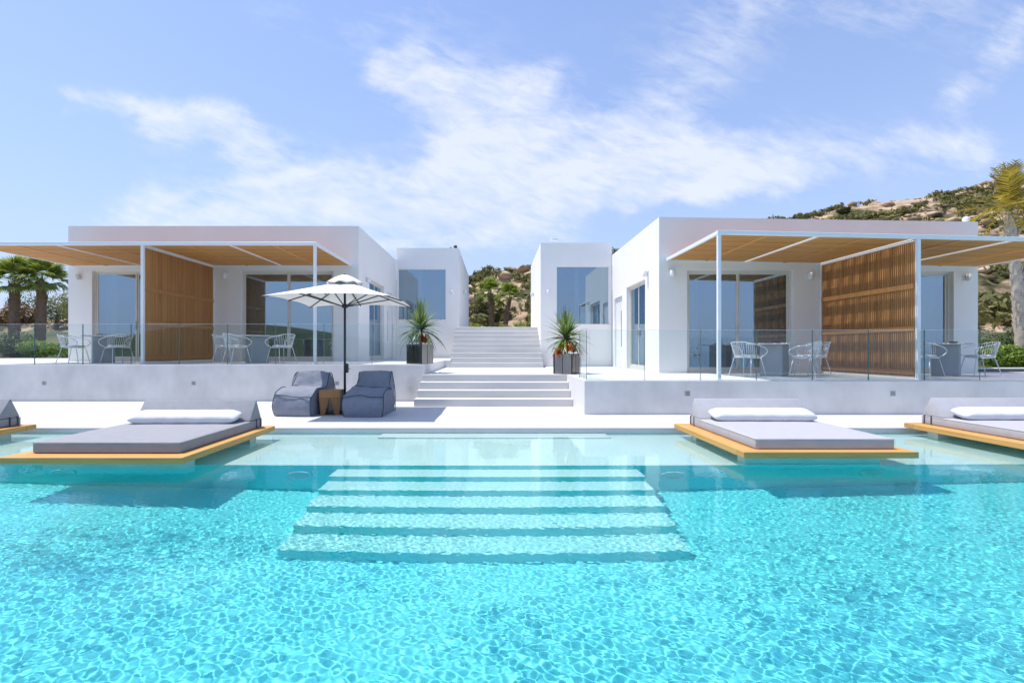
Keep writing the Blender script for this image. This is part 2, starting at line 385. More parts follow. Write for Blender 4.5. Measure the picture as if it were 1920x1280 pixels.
# ------------------------------------------------------------------ mesh helpers
class B:
    """Collects shapes and links them as one mesh object."""
    def __init__(s): s.bm = bmesh.new(); s.mats = []

    def box(s, a, b, bev=0., seg=1):
        r = bmesh.ops.create_cube(s.bm, size=1)
        vs = r['verts']; c = [(a[i] + b[i]) / 2 for i in range(3)]; d = [abs(b[i] - a[i]) for i in range(3)]
        for v in vs: v.co = Vector((c[0] + v.co.x * d[0], c[1] + v.co.y * d[1], c[2] + v.co.z * d[2]))
        if bev:
            es = list({e for v in vs for e in v.link_edges})
            bmesh.ops.bevel(s.bm, geom=es, offset=bev, segments=seg, affect='EDGES', profile=.5)
        return s

    def obox(s, c, size, rz=0., bev=0.):
        """A box turned about its own vertical axis."""
        n0 = set(s.bm.verts)
        s.box([-x / 2 for x in size], [x / 2 for x in size], bev)
        mtx = Matrix.Translation(c) @ Matrix.Rotation(rz, 4, 'Z')
        for v in s.bm.verts:
            if v not in n0: v.co = mtx @ v.co
        return s

    def tube(s, pts, r, n=6, closed=False, cap=True):
        pts = [Vector(p) for p in pts]; m = len(pts); rings = []
        up = Vector((0, 0, 1)); prev = None
        for i, p in enumerate(pts):
            if closed: t = pts[(i + 1) % m] - pts[i - 1]
            else: t = pts[min(i + 1, m - 1)] - pts[max(i - 1, 0)]
            t.normalize()
            a = prev if prev is not None else (Vector((1, 0, 0)) if abs(t.z) > .9 else up)
            x = (a - t * a.dot(t)); x.normalize(); y = t.cross(x); prev = x
            rr = r[i] if isinstance(r, (list, tuple)) else r
            rings.append([s.bm.verts.new(p + (x * cos(2 * pi * k / n) + y * sin(2 * pi * k / n)) * rr) for k in range(n)])
        for i in range(m if closed else m - 1):
            A, Bq = rings[i], rings[(i + 1) % m]
            for k in range(n): s.bm.faces.new((A[k], A[(k + 1) % n], Bq[(k + 1) % n], Bq[k]))
        if cap and not closed:
            s.bm.faces.new(list(reversed(rings[0]))); s.bm.faces.new(rings[-1])
        return s

    def lathe(s, prof, n=20, c=(0, 0, 0)):
        c = Vector(c); rings = []
        for r, z in prof:
            rings.append([s.bm.verts.new(c + Vector((r * cos(2 * pi * k / n), r * sin(2 * pi * k / n), z))) for k in range(n)])
        for A, Bq in zip(rings, rings[1:]):
            for k in range(n): s.bm.faces.new((A[k], A[(k + 1) % n], Bq[(k + 1) % n], Bq[k]))
        s.bm.faces.new(list(reversed(rings[0]))); s.bm.faces.new(rings[-1])
        return s

    def face(s, pts):
        s.bm.faces.new([s.bm.verts.new(p) for p in pts]); return s

    def prism(s, poly, ax, a0, a1):
        """Extrudes a polygon (list of 2-D points in the other two axes) along axis ax."""
        o = [i for i in range(3) if i != ax]
        def mk(p, a):
            v = [0, 0, 0]; v[o[0]], v[o[1]] = p; v[ax] = a; return s.bm.verts.new(v)
        A = [mk(p, a0) for p in poly]; Bq = [mk(p, a1) for p in poly]; n = len(poly)
        fs = [s.bm.faces.new(A), s.bm.faces.new(Bq)]
        for i in range(n): fs.append(s.bm.faces.new((A[i], A[(i + 1) % n], Bq[(i + 1) % n], Bq[i])))
        bmesh.ops.recalc_face_normals(s.bm, faces=fs)
        return s

    def out(s, name, m, parent=None, smooth=False, kind=None, loc=None, angle=None):
        me = bpy.data.meshes.new(name); s.bm.normal_update(); s.bm.to_mesh(me); s.bm.free()
        me.materials.append(m)
        if smooth: me.shade_smooth()
        if angle: me.shade_smooth(); me.set_sharp_from_angle(angle=radians(angle))
        return link(name, me, parent, kind, loc)


def link(name, me, parent=None, kind=None, loc=None):
    o = bpy.data.objects.new(name, me); C.objects.link(o)
    if parent is not None: o.parent = parent
    if kind: o['kind'] = kind
    if loc is not None: o.location = loc
    return o


def raw(name, verts, faces, m, parent=None, smooth=False, kind=None):
    """Mesh from numpy arrays: verts (n,3), faces (k,4) or (k,3)."""
    me = bpy.data.meshes.new(name); verts = np.asarray(verts, np.float32); faces = np.asarray(faces, np.int32)
    k, w = faces.shape
    me.vertices.add(len(verts)); me.vertices.foreach_set('co', verts.ravel())
    me.loops.add(k * w); me.polygons.add(k)
    me.loops.foreach_set('vertex_index', faces.ravel()); me.polygons.foreach_set('loop_start', np.arange(k, dtype=np.int32) * w)
    me.update(calc_edges=True); me.materials.append(m)
    if smooth: me.shade_smooth()
    return link(name, me, parent, kind)


def tag(o, label=None, cat=None, group=None, kind=None):
    if label: o['label'] = label
    if cat: o['category'] = cat
    if group: o['group'] = group
    if kind: o['kind'] = kind
    return o


def thing(name, label, cat, loc=(0, 0, 0), rz=0., group=None):
    o = link(name, None); o.location = loc; o.rotation_euler = (0, 0, rz)
    return tag(o, label, cat, group)


def dup(root, loc=None, rz=None, label=None):
    def rec(o, par):
        c = o.copy(); C.objects.link(c)
        if par is not None: c.parent = par
        for ch in list(o.children):
            rec(ch, c)
        return c
    r = rec(root, None)
    if loc is not None: r.location = loc
    if rz is not None: r.rotation_euler = (0, 0, rz)
    if label: r['label'] = label
    return r


def catmull(pts, n=6, closed=False):
    P = [Vector(p) for p in pts]; m = len(P); out = []
    for i in range(m if closed else m - 1):
        g = (lambda k: P[k % m]) if closed else (lambda k: P[max(0, min(m - 1, k))])
        a, b, c, d = g(i - 1), g(i), g(i + 1), g(i + 2)
        for j in range(n):
            t = j / n
            out.append(.5 * ((2 * b) + (c - a) * t + (2 * a - 5 * b + 4 * c - d) * t * t + (3 * b - a - 3 * c + d) * t ** 3))
    if not closed: out.append(P[-1])
    return out


def vnoise(x, y, seed=0):
    """Smooth value noise on numpy arrays, 0..1."""
    xi = np.floor(x).astype(np.int64); yi = np.floor(y).astype(np.int64); xf = x - xi; yf = y - yi
    def h(a, b):
        n = (a * 374761393 + b * 668265263 + seed * 974711) & 0xffffffff
        n = ((n ^ (n >> 13)) * 1274126177) & 0xffffffff
        return ((n ^ (n >> 16)) & 0xffff) / 65535.
    sx = xf * xf * (3 - 2 * xf); sy = yf * yf * (3 - 2 * yf)
    return (h(xi, yi) * (1 - sx) + h(xi + 1, yi) * sx) * (1 - sy) + (h(xi, yi + 1) * (1 - sx) + h(xi + 1, yi + 1) * sx) * sy


def fbm(x, y, oct=4, seed=0):
    t = 0; a = .5; f = 1.
    for i in range(oct): t = t + a * vnoise(x * f, y * f, seed + i); a *= .5; f *= 2.03
    return t


# ------------------------------------------------------------------ setting: ground, hill, sea
def sstep(t): t = np.clip(t, 0, 1); return t * t * (3 - 2 * t)


def ground_z(x, y):
    z = .8 + 1.55 * sstep((y - 21) / 8.5) + .12 * (fbm(x * .5, y * .5, 3, 3) - .5)
    z = np.where(y < 21, .72 + .05 * (fbm(x * .5, y * .5, 3, 3) - .5), z)
    fall = sstep((-10 - y) / 30)                     # towards the sea behind the camera
    z = z * (1 - sstep((9 - y) / 14)) + sstep((9 - y) / 14) * -.3
    z = z - 9.0 * fall
    side = sstep((np.abs(x) - 120) / 200)
    return z - 3 * side


HX = np.array([-400., -160, -100, -60, -25, -5.8, 8.3, 30, 69.5, 86, 97, 110, 125, 200, 420])
HH = np.array([-4., -1, 1.5, 5., 11, 16.2, 19., 22.5, 30.5, 34, 35.2, 38.6, 41, 50, 55])


def hill_z(x, y):
    H = np.interp(x, HX, HH)
    t = np.clip((y - 35.5) / 72., 0, 1)
    f = t ** .85
    st = f * 7; fr = st - np.floor(st); f2 = (np.floor(st) + sstep((fr - .25) / .5)) / 7      # terraced ledges
    f = f * .55 + f2 * .45
    z = 2.35 + (H - 2.35) * f
    ledge = fbm(x * .09, y * .16, 5, 21) - .5
    rough = np.abs(fbm(x * .33, y * .5, 4, 5) - .5)
    env = sstep(t / .08)
    z = z + env * (ledge * 6.0 * (.35 + .65 * (1 - t)) + rough * 3.0 - .3)
    back = np.clip((y - 108) / 60., 0, 1)
    return z - back * back * 30


def grid(xs, ys, fn, name, m, smooth=True, kind='structure', keep=None):
    X, Y = np.meshgrid(xs, ys); Z = fn(X, Y)
    v = np.stack([X, Y, Z], -1).reshape(-1, 3); nx, ny = len(xs), len(ys)
    idx = np.arange(nx * ny).reshape(ny, nx)
    f = np.stack([idx[:-1, :-1], idx[:-1, 1:], idx[1:, 1:], idx[1:, :-1]], -1).reshape(-1, 4)
    if keep is not None:
        cx = .5 * (X[:-1, :-1] + X[1:, 1:]).ravel(); cy = .5 * (Y[:-1, :-1] + Y[1:, 1:]).ravel()
        f = f[keep(cx, cy)]
    return raw(name, v, f, m, smooth=smooth, kind=kind)


def lin(*segs):
    return np.concatenate([np.linspace(a, b, n, endpoint=False) for a, b, n in segs[:-1]] + [np.linspace(*segs[-1])])


gx = lin((-900, -60, 30), (-60, -22, 38), (-22, 22, 44), (22, 60, 38), (60, 900, 31))
gy = lin((-900, -60, 25), (-60, -8, 26), (-8, 44, 104), (44, 900, 40))
in_site = lambda x, y: ~(((x > -21.4) & (x < 12.4) & (y > -6.6) & (y < 20.4)) | ((x > 12) & (x < 21) & (y > -6.6) & (y < 13.1)))
grid(gx, gy, ground_z, 'ground', M['ground'], keep=in_site)
grid(lin((-400, -60, 60), (-60, 150, 340), (150, 420, 60)), lin((34, 112, 150), (112, 170, 20)), hill_z, 'hillside', M['rock'])
far = lambda x, y: -9.5 + 30 * np.exp(-((x + 190) / 130.) ** 2) * np.exp(-((y + 330) / 70.) ** 2) + 12 * np.exp(-((x + 40) / 90.) ** 2) * np.exp(-((y + 420) / 60.) ** 2) \
    + 3 * (fbm(x * .03, y * .03, 4, 9) - .5)
grid(np.linspace(-700, 220, 90), np.linspace(-520, -170, 40), far, 'far_headland', M['far_scrub'])
grid(np.linspace(-4000, 4000, 5), np.linspace(-5000, -35, 5), lambda x, y: x * 0 - 8.2, 'sea', M['sea'])

# ------------------------------------------------------------------ pool, deck, terraces, stairs
TL, TR = .90, .66                 # terrace floor heights, left and right
recv = []
pool = link('swimming_pool', None); tag(pool, 'mosaic lined swimming pool of turquoise water with a shallow shelf and broad steps', kind='structure')
b = B()
b.box((-17, 5.74, -2.0), (17, 7.746, -.27))          # shelf
b.box((-17, -6, -2.0), (17, 5.739, -1.29))           # floor
b.box((-17.3, -6, -2.0), (-17, 7.746, -.004)); b.box((17, -6, -2.0), (17.3, 7.746, -.004)); b.box((-17.3, -6.3, -2.0), (17.3, -6, -.004))
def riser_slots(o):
    # pale mosaic; shade painted into upright faces as turquoise, water tint into floor as aqua
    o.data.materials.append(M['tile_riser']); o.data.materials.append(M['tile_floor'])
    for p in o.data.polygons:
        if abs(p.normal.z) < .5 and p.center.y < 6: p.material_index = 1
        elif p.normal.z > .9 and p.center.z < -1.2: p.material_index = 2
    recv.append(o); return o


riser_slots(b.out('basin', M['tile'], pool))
for k in range(1, 6):
    b = B().box((-1.87, 5.74 - .32 * k, -1.29), (1.69, 5.739 - .32 * (k - 1), -.27 - .17 * k), .006)
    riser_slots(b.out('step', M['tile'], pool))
recv.append(B().box((-1.80, 7.40, -.27), (1.77, 7.744, -.165), .006).out('step', M['tile'], pool))
for lx in (-5.12, -2.32, 2.12, 4.48, -8.0, 7.3):
    bb = B(); bb.tube([(lx + .135 * cos(a), 5.73, -.70 + .135 * sin(a)) for a in np.linspace(0, 2 * pi, 24, endpoint=False)], .018, 6, True)
    lamp = bb.out('underwater_lamp', M['white_metal'], pool, smooth=True)
    q = B(); q.tube([(lx, 5.738, -.70), (lx, 5.722, -.70)], .118, 20); ln = q.out('lens', M['frost'], lamp)
    recv += [lamp, ln]

deck = B().box((-20, 7.75, -.6), (20, 12.0, 0)).out('pool_deck', M['deck'], kind='structure')
B().box((-20, -6.6, -.6), (-17.3, 7.745, 0)).box((17.3, -6.6, -.6), (20, 7.745, 0)).box((-17.3, -8.5, -.6), (17.3, -6.3, 0)).out('pool_surround', M['deck'], kind='structure')


def wall_light(parent, x, y, z):
    """Small square recessed step light in the terrace wall."""
    q = B(); s_ = .052
    q.box((x - s_, y - .006, z - s_), (x + s_, y - .0005, z - s_ + .012)); q.box((x - s_, y - .006, z + s_ - .012), (x + s_, y - .0005, z + s_))
    q.box((x - s_, y - .006, z - s_ + .012), (x - s_ + .012, y - .0005, z + s_ - .012)); q.box((x + s_ - .012, y - .006, z - s_ + .012), (x + s_, y - .0005, z + s_ - .012))
    f = q.out('step_light', M['steel'], parent)
    B().box((x - s_ + .012, y - .003, z - s_ + .012), (x + s_ - .012, y - .0005, z + s_ - .012)).out('lens', M['planter_grey'], f)


def terrace(name, x0, x1, y0, y1, top, label, lights, lz):
    t = link(name, None); tag(t, label, kind='structure')
    B().box((x0, y0 + .012, -.5), (x1, y1, top), .0).out('floor_slab', M['terrace'], t)
    B().box((x0, y0, -.5), (x1, y0 + .0115, top - .012), .004).out('retaining_wall', M['concrete'], t)
    for px in lights:
        wall_light(t, (px - 928) / 905 * y0, y0, lz)
    return t


tl = terrace('terrace', -21, -1.72, 11.78, 20.72, TL, 'raised left terrace with a troweled concrete retaining wall', (83, 363, 632), .44)
tr = terrace('terrace', 1.735, 20.5, 9.35, 13.3, TR, 'raised right terrace with a troweled concrete retaining wall', (1289, 1674), .41)
B().box((1.735, 13.3, -.5), (12.36, 22, TR)).out('floor_slab', M['terrace'], tr)
B().box((12.40, 13.3, -.4), (20.5, 13.45, TR + .10), .01).out('kerb', M['stucco'], tr)

st = link('staircase', None); tag(st, 'pale cement staircase climbing between the two white villas', kind='structure')
ris = TR / 4
for k in range(4):
    y0 = 10.70 + .33 * k
    B().box((-1.80 + .012 * k, y0, -.3), (1.732, 11.95 if k < 3 else 11.95, ris * (k + 1)) if k < 3 else (1.732, 11.93, TR - .002), .008).out('step', M['step'], st)
B().box((-1.716, 11.95, -.3), (1.732, 16.30, TR - .001)).out('landing', M['terrace'], st)
rz_ = (2.14 - TR) / 9
for k in range(9):
    y0 = 16.30 + .29 * k
    B().box((-1.53, y0, -.2), (1.636, y0 + .60 if k < 8 else y0 + .5, TR + rz_ * (k + 1)), .008).out('step', M['step'], st)
B().box((-1.53, 19.121, .5), (1.636, 28.6, 2.14)).out('upper_path', M['step'], kind='structure')
B().box((-1.716, 16.301, -.2), (-1.531, 20.7, TL - .002)).out('landing', M['terrace'], st)


# ------------------------------------------------------------------ villas
def wall_holes(b_, plane, pos, thick, a0, a1, z0, z1, holes, flip=1):
    """Wall in the plane x=pos or y=pos with rectangular openings; outer face at pos, thickness goes by flip."""
    As = sorted({a0, a1, *[h[0] for h in holes], *[h[1] for h in holes]}); Zs = sorted({z0, z1, *[h[2] for h in holes], *[h[3] for h in holes]})
    def solid(i, j):
        if not (0 <= i < len(As) - 1 and 0 <= j < len(Zs) - 1): return False
        ca, cz = (As[i] + As[i + 1]) / 2, (Zs[j] + Zs[j + 1]) / 2
        return not any(h[0] < ca < h[1] and h[2] < cz < h[3] for h in holes)
    p0, p1 = pos, pos + thick * flip
    def P(a, p, z): return (a, p, z) if plane == 'y' else (p, a, z)
    for i in range(len(As) - 1):
        for j in range(len(Zs) - 1):
            if not solid(i, j): continue
            x0, x1, q0, q1 = As[i], As[i + 1], Zs[j], Zs[j + 1]
            b_.face([P(x0, p0, q0), P(x1, p0, q0), P(x1, p0, q1), P(x0, p0, q1)])
            b_.face([P(x0, p1, q0), P(x0, p1, q1), P(x1, p1, q1), P(x1, p1, q0)])
            for di, dj, e in ((-1, 0, (x0, x0, q0, q1)), (1, 0, (x1, x1, q0, q1)), (0, -1, (x0, x1, q0, q0)), (0, 1, (x0, x1, q1, q1))):
                if not solid(i + di, j + dj):
                    if di: b_.face([P(e[0], p0, e[2]), P(e[0], p1, e[2]), P(e[0], p1, e[3]), P(e[0], p0, e[3])])
                    else: b_.face([P(e[0], p0, e[2]), P(e[1], p0, e[2]), P(e[1], p1, e[2]), P(e[0], p1, e[2])])
    bmesh.ops.remove_doubles(b_.bm, verts=b_.bm.verts, dist=1e-5)
    bmesh.ops.recalc_face_normals(b_.bm, faces=b_.bm.faces)


def sliding_door(parent, plane, pos, a0, a1, z0, z1, leaves, inward, name='sliding_door', sill=.10):
    """Aluminium door: outer frame, one glass pane per leaf with its own stiles, handle. pos is the frame's outer face."""
    t = .07; fw = .055
    def bx(q, u0, u1, d0, d1, w0, w1, bev=.004):
        d0, d1 = pos + d0 * inward, pos + d1 * inward
        if plane == 'y': q.box((u0, min(d0, d1), w0), (u1, max(d0, d1), w1), bev)
        else: q.box((min(d0, d1), u0, w0), (max(d0, d1), u1, w1), bev)
    q = B()
    bx(q, a0, a0 + fw, 0, t, z0, z1); bx(q, a1 - fw, a1, 0, t, z0, z1)
    bx(q, a0 + fw, a1 - fw, 0, t, z1 - fw, z1); bx(q, a0 + fw, a1 - fw, 0, t, z0, z0 + sill)
    d = q.out(name, M['frame'], parent)
    w = (a1 - a0 - 2 * fw) / leaves
    for i in range(leaves):
        u0 = a0 + fw + w * i; u1 = u0 + w; off = .012 + (.022 if i % 2 else 0)
        q = B(); s_ = .045
        bx(q, u0 + .002, u0 + s_, off, off + .03, z0 + sill, z1 - fw); bx(q, u1 - s_, u1 - .002, off, off + .03, z0 + sill, z1 - fw)
        bx(q, u0 + s_, u1 - s_, off, off + .03, z1 - fw - s_, z1 - fw); bx(q, u0 + s_, u1 - s_, off, off + .03, z0 + sill, z0 + sill + s_)
        q.out('leaf_frame', M['frame'], d)
        q = B(); bx(q, u0 + s_, u1 - s_, off + .014, off + .018, z0 + sill + s_, z1 - fw - s_, 0); q.out('glass_pane', M['glass'], d)
    hx = a0 + fw + w - .02 if leaves > 1 else a0 + fw + .03
    q = B(); bx(q, hx - .012, hx + .012, -.03, .01, z0 + 1.0, z0 + 1.22); q.out('handle', M['steel'], d)
    return d


def curtain(parent, a0, a1, y, z0, z1, plane='y', seed=1):
    """Sheer curtain hanging in soft folds behind the glass."""
    n = max(12, int((a1 - a0) * 46)); rs = random.Random(seed); pts = []; ph = 0
    for i in range(n + 1):
        ph += .75 + rs.random() * .5; a = a0 + (a1 - a0) * i / n; pts.append((a, y + .045 * sin(ph)))
    v = []; f = []
    for (a, d) in pts:
        for z in (z0, z1): v.append((a, d, z) if plane == 'y' else (d, a, z))
    for i in range(n): f.append((2 * i, 2 * i + 2, 2 * i + 3, 2 * i + 1))
    o = raw('curtain', v, f, M['curtain'], parent, smooth=True); return o


def wall_lamp(parent, p, normal):
    """Little white up-and-down lamp: back plate, rounded body, lens."""
    nx, ny = normal; x, y, z = p; q = B()
    rz = math.atan2(ny, nx) + pi / 2
    q.obox((x + nx * .012, y + ny * .012, z), (.15, .022, .15), rz, .004)
    o = q.out('wall_lamp', M['white_metal'], parent)
    q = B(); q.lathe([(.05, -.085), (.062, -.06), (.062, .06), (.05, .085)], 14, (x + nx * .085, y + ny * .085, z)); q.out('lamp_body', M['white_metal'], o, angle=40)
    q = B(); q.lathe([(.04, -.0905), (.04, -.0855)], 12, (x + nx * .085, y + ny * .085, z)); q.out('lens', M['frost'], o)


def px2(px, py, Y): return ((px - 928) / 905 * Y, Y, 1.25 + (656 - py) / 905 * Y)


def villa(label, sgn, front, back, side, outer, z0, z1, slope, doors, side_doors, lampsf, wing):
    """sgn -1: left villa (its inner side wall faces +x), +1: right villa."""
    h = thing('villa', label, 'house', (0, 0, 0), group='white flat roofed villas')
    x0, x1 = min(side, outer), max(side, outer)
    q = B(); holes = [(a, b_, z0, zt) for a, b_, zt, n_ in doors]
    wall_holes(q, 'y', front, .30, x0, x1, z0, z1, holes)
    def roofz(x): return z1 + slope * (abs(x) - abs(side))
    def shear(bm):
        for v in bm.verts:
            if v.co.z > z1 - .01: v.co.z = roofz(v.co.x)
    shear(q.bm); q.out('front_wall', M['stucco'], h)
    q = B(); wall_holes(q, 'x', side, .30, front + .30, back, z0, z1, [(a, b_, z0, zt) for a, b_, zt, k in side_doors], sgn)
    q.out('side_wall', M['stucco'], h)
    q = B(); q.box((outer - .3 if sgn > 0 else outer, front + .30, z0), (outer if sgn > 0 else outer + .3, back, z1 - .02)); shear2 = q
    for v in q.bm.verts:
        if v.co.z > z1 - .05: v.co.z = roofz(v.co.x) - .002
    q.out('side_wall', M['stucco'], h)
    q = B(); q.box((x0 + .3, back - .3, z0), (x1 - .3, back, z1 - .15)); q.out('back_wall', M['stucco'], h)
    q = B(); q.box((x0 + .301, front + .301, z1 - .75), (x1 - .301, back - .301, z1 - .35)); q.out('roof', M['stucco'], h)
    q = B(); q.box((x0 + .301, front + .301, z0 + .004), (x1 - .301, back - .301, z0 + .02)); q.out('interior_floor', M['floor_in'], h)
    mid = (x0 + x1) / 2
    q = B(); q.box((mid - .1, front + .301, z0 + .02), (mid + .1, back - .301, z1 - .76)); q.out('partition', M['plaster'], h)
    for bx_ in ((x0 + mid) / 2, (x1 + mid) / 2):
        q = B(); q.box((bx_ - 1, back - 2.4, z0 + .02), (bx_ + 1, back - .31, z0 + .5), .06, 2); q.box((bx_ - 1.1, back - .42, z0 + .5), (bx_ + 1.1, back - .31, z0 + 1.15), .03)
        q.out('bed', M['bedspread'], h)
    for i, (a, b_, zt, n_) in enumerate(doors):
        sliding_door(h, 'y', front + .10, a, b_, z0 + .002, zt, n_, 1)
        w = b_ - a
        curtain(h, a + .04, a + w * .17, front + .42, z0 + .03, zt + .1, seed=i * 7 + 1)
        curtain(h, b_ - w * .30, b_ - .04, front + .42, z0 + .03, zt + .1, seed=i * 7 + 3)
    for i, (a, b_, zt, kind) in enumerate(side_doors):
        if kind == 'glass':
            sliding_door(h, 'x', side + .08 * sgn, a, b_, z0 + .002, zt, 2, sgn)
            curtain(h, a + .05, b_ - .05, side + .42 * sgn, z0 + .03, zt, 'x', seed=31 + i)
        else:
            q = B(); xa, xb = sorted((side + .06 * sgn, side + .12 * sgn)); q.box((xa, a + .005, z0 + .01), (xb, b_ - .005, zt - .005), .006)
            d = q.out('entrance_door', M['white_metal'], h)
            ho = side + .02 * sgn
            q = B(); q.tube([(ho, a + .14, z0 + .7), (ho, a + .14, z0 + 1.9)], .015, 8)
            for zz in (.75, 1.85): q.tube([(ho, a + .14, z0 + zz), (side + .07 * sgn, a + .14, z0 + zz)], .008, 6)
            q.out('handle', M['steel'], d)
    for (px, py) in lampsf:
        p = px2(px, py, front); wall_lamp(h, p, (0, -1))
    # rear wing with the tall fixed window
    wx0, wx1, wy0, wy1, wz1, win = wing
    wz0 = z0
    q = B(); wall_holes(q, 'y', wy0, .30, wx0, wx1, wz0, wz1, [win]); q.out('wing_front_wall', M['stucco'], h)
    inner = wx1 if sgn < 0 else wx0
    q = B()
    q.box((wx0, wy0 + .30, wz0), (wx0 + .3, wy1, wz1)); q.box((wx1 - .3, wy0 + .30, wz0), (wx1, wy1, wz1)); q.box((wx0 + .3, wy1 - .3, wz0), (wx1 - .3, wy1, wz1))
    q.out('wing_wall', M['stucco'], h)
    q = B(); q.box((wx0 + .301, wy0 + .301, wz1 - .55), (wx1 - .301, wy1 - .301, wz1 - .25)); q.out('roof', M['stucco'], h)
    q = B(); q.box((wx0 + .301, wy0 + .301, wz0 + .6), (wx1 - .301, wy1 - .301, wz0 + .7)); q.out('interior_floor', M['floor_in'], h)
    a, b_, c, d = win
    q = B(); q.box((a - .035, wy0 - .03, c - .03), (b_ + .035, wy0 + .10, c), .005); q.out('sill', M['white_metal'], h)
    q = B(); f_ = .03
    q.box((a, wy0 + .04, c), (a + f_, wy0 + .08, d)); q.box((b_ - f_, wy0 + .04, c), (b_, wy0 + .08, d)); q.box((a + f_, wy0 + .04, d - f_), (b_ - f_, wy0 + .08, d))
    wf = q.out('window', M['white_metal'], h)
    q = B(); q.box((a + f_, wy0 + .055, c), (b_ - f_, wy0 + .063, d - f_)); q.out('glass_pane', M['glass'], wf)
    q = B(); q.box((a + .12, wy0 + .09, c + .01), (b_ - .18, wy0 + .10, c + .43)); q.out('frosted_strip', M['frost'], wf)
    q = B(); q.tube([(a + (b_ - a) * .10, wy0 + .7, wz0 + .7), (a + (b_ - a) * .10, wy0 + .7, c + .95), (a + (b_ - a) * .13, wy0 + .7, c + 1.05), (a + (b_ - a) * .18, wy0 + .7, c + .9)], .02, 6); q.out('floor_lamp', M['white_metal'], h)
    cxm = a + (b_ - a) * .38
    curtain(h, cxm, cxm + .2, wy0 + .5, wz0 + .7, wz1 - .56, seed=5)
    lx = inner - sgn * -0.30
    wall_lamp(h, (inner + sgn * .27, wy0, (c + d) / 2 + .1), (0, -1))
    wall_lamp(h, (inner, wy0 + 3.0, wz1 - 1.5), (-sgn, 0))
    wall_lamp(h, (side, front + .9, (3.35 if sgn > 0 else 3.55)), (-sgn, 0))
    return h


vl = villa('white left villa with a pergola front and darker shaded side wall', -1, 15.0, 20.7, -4.24, -13.26, TL, 5.10, 0.0,
           [(-12.52, -9.9, 3.71, 2), (-7.90, -5.02, 3.71, 2)], [(16.3, 18.45, 3.67, 'glass'), (19.0, 20.1, 3.55, 'door')],
           [(149, 520), (423, 517)], (-4.23, -1.55, 20.71, 28.6, 5.62, (-4.16, -2.10, 2.55, 4.73)))
vr = villa('white right villa with a pergola front and sunlit side wall', 1, 12.35, 17.3, 4.20, 12.36, TR, 4.65, -.015,
           [(4.92, 7.64, 3.30, 2), (9.2, 11.74, 3.26, 2)], [(13.5, 15.4, 3.24, 'glass'), (15.95, 16.95, 3.05, 'door')],
           [(1259, 513), (1516, 518), (1811, 521)], (1.64, 4.19, 17.31, 22.0, 5.09, (2.20, 4.10, 2.18, 4.26)))


# ------------------------------------------------------------------ pergolas and privacy screens
def pergola(label, xs, y0, y1, zf, slope, post_x, floor):
    p = thing('pergola', label, 'pergola', (0, 0, 0), group='white framed cedar pergolas')
    xa, xb = xs[0], xs[-1]; ref = min(abs(xa), abs(xb))
    def sh(q):
        for v in q.bm.verts: v.co.z += slope * (abs(v.co.x) - ref)
        return q
    w = .07; t = .075
    sh(B().box((xa, y0, zf - t), (xb, y0 + w, zf), .004)).out('beam', M['white_metal'], p)
    sh(B().box((xa, y1 - .05, zf - t), (xb, y1 - .004, zf), .004)).out('beam', M['white_metal'], p)
    for i, x in enumerate(xs):
        hw = w / 2 if 0 < i < len(xs) - 1 else w / 2
        c = x + (hw if i == 0 else (-hw if i == len(xs) - 1 else 0))
        sh(B().box((c - hw * .8, y0 + w, zf - t + .002), (c + hw * .8, y1 - .05, zf - .002), .004)).out('rafter', M['white_metal'], p)
    for a, b_ in zip(xs, xs[1:]):
        c0, c1 = a + w * .62, b_ - w * .62; q = B(); y = y0 + w + .012
        while y < y1 - .09:
            q.box((c0, y, zf - .055), (c1, y + .027, zf - .033)); y += .056
        sh(q).out('ceiling_laths', M['lath_x'], p, kind='stuff')
        q = B(); m_ = (c0 + c1) / 2; q.box((m_ - .03, y0 + w + .004, zf - .069), (m_ + .03, y1 - .06, zf - .0555)); sh(q).out('batten', M['lath_x'], p)
        q = B(); x = c0 + .03
        while x < c1 - .05:
            q.box((x, y0 + w + .002, zf - .032), (x + .075, y1 - .052, zf - .008)); x += .165
        sh(q).out('purlins', M['lath_x'], p, kind='stuff')
    for x in post_x:
        z = zf - t + slope * (abs(x) - ref)
        b_ = B().box((x - .033, y0 + .002, floor), (x + .033, y0 + .068, z), .004); o = b_.out('post', M['white_metal'], p)
        B().box((x - .06, y0 - .025, floor), (x + .06, y0 + .095, floor + .012), .003).out('foot_plate', M['white_metal'], o)
    return p


pergola('long white pergola with cedar ceiling in front of left villa', [-13.1, -10.9, -8.73, -6.6, -4.42], 11.93, 14.995, 3.917, 0, [-8.73, -4.46], TL)
pergola('white pergola with cedar ceiling in front of right villa', [4.37, 6.4, 8.33, 10.25, 12.34], 9.47, 12.345, 3.60, -.022, [4.41, 8.33], TR)


def screen(label, x, y0, y1, z0, z1, side):
    p = thing('privacy_screen', label, 'screen', (0, 0, 0), group='vertical cedar lath screens')
    q = B(); q.box((x - .035, y1 - .06, z0 + .002), (x + .035, y1 - .004, z1), .004); q.box((x - .03, y0, z0 + .002), (x + .03, y1 - .06, z0 + .05), .004); q.box((x - .03, y0, z1 - .03), (x + .03, y1 - .06, z1 - .002), .004)
    q.out('frame', M['white_metal'], p)
    q = B(); y = y0 + .01
    while y < y1 - .10:
        q.box((x - .022, y, z0 + .06), (x + .022, y + .030, z1 - .04)); y += .0485
    q.out('screen_laths', M['lath_z'], p, kind='stuff')
    for hz in (.15, 1.02, 1.86):
        xa = x + side * .023
        B().box((min(xa, xa + side * .014), y0 + .005, z0 + hz - .05), (max(xa, xa + side * .014), y1 - .065, z0 + hz + .05), .002).out('rail', M['lath_z'], p)
    return p


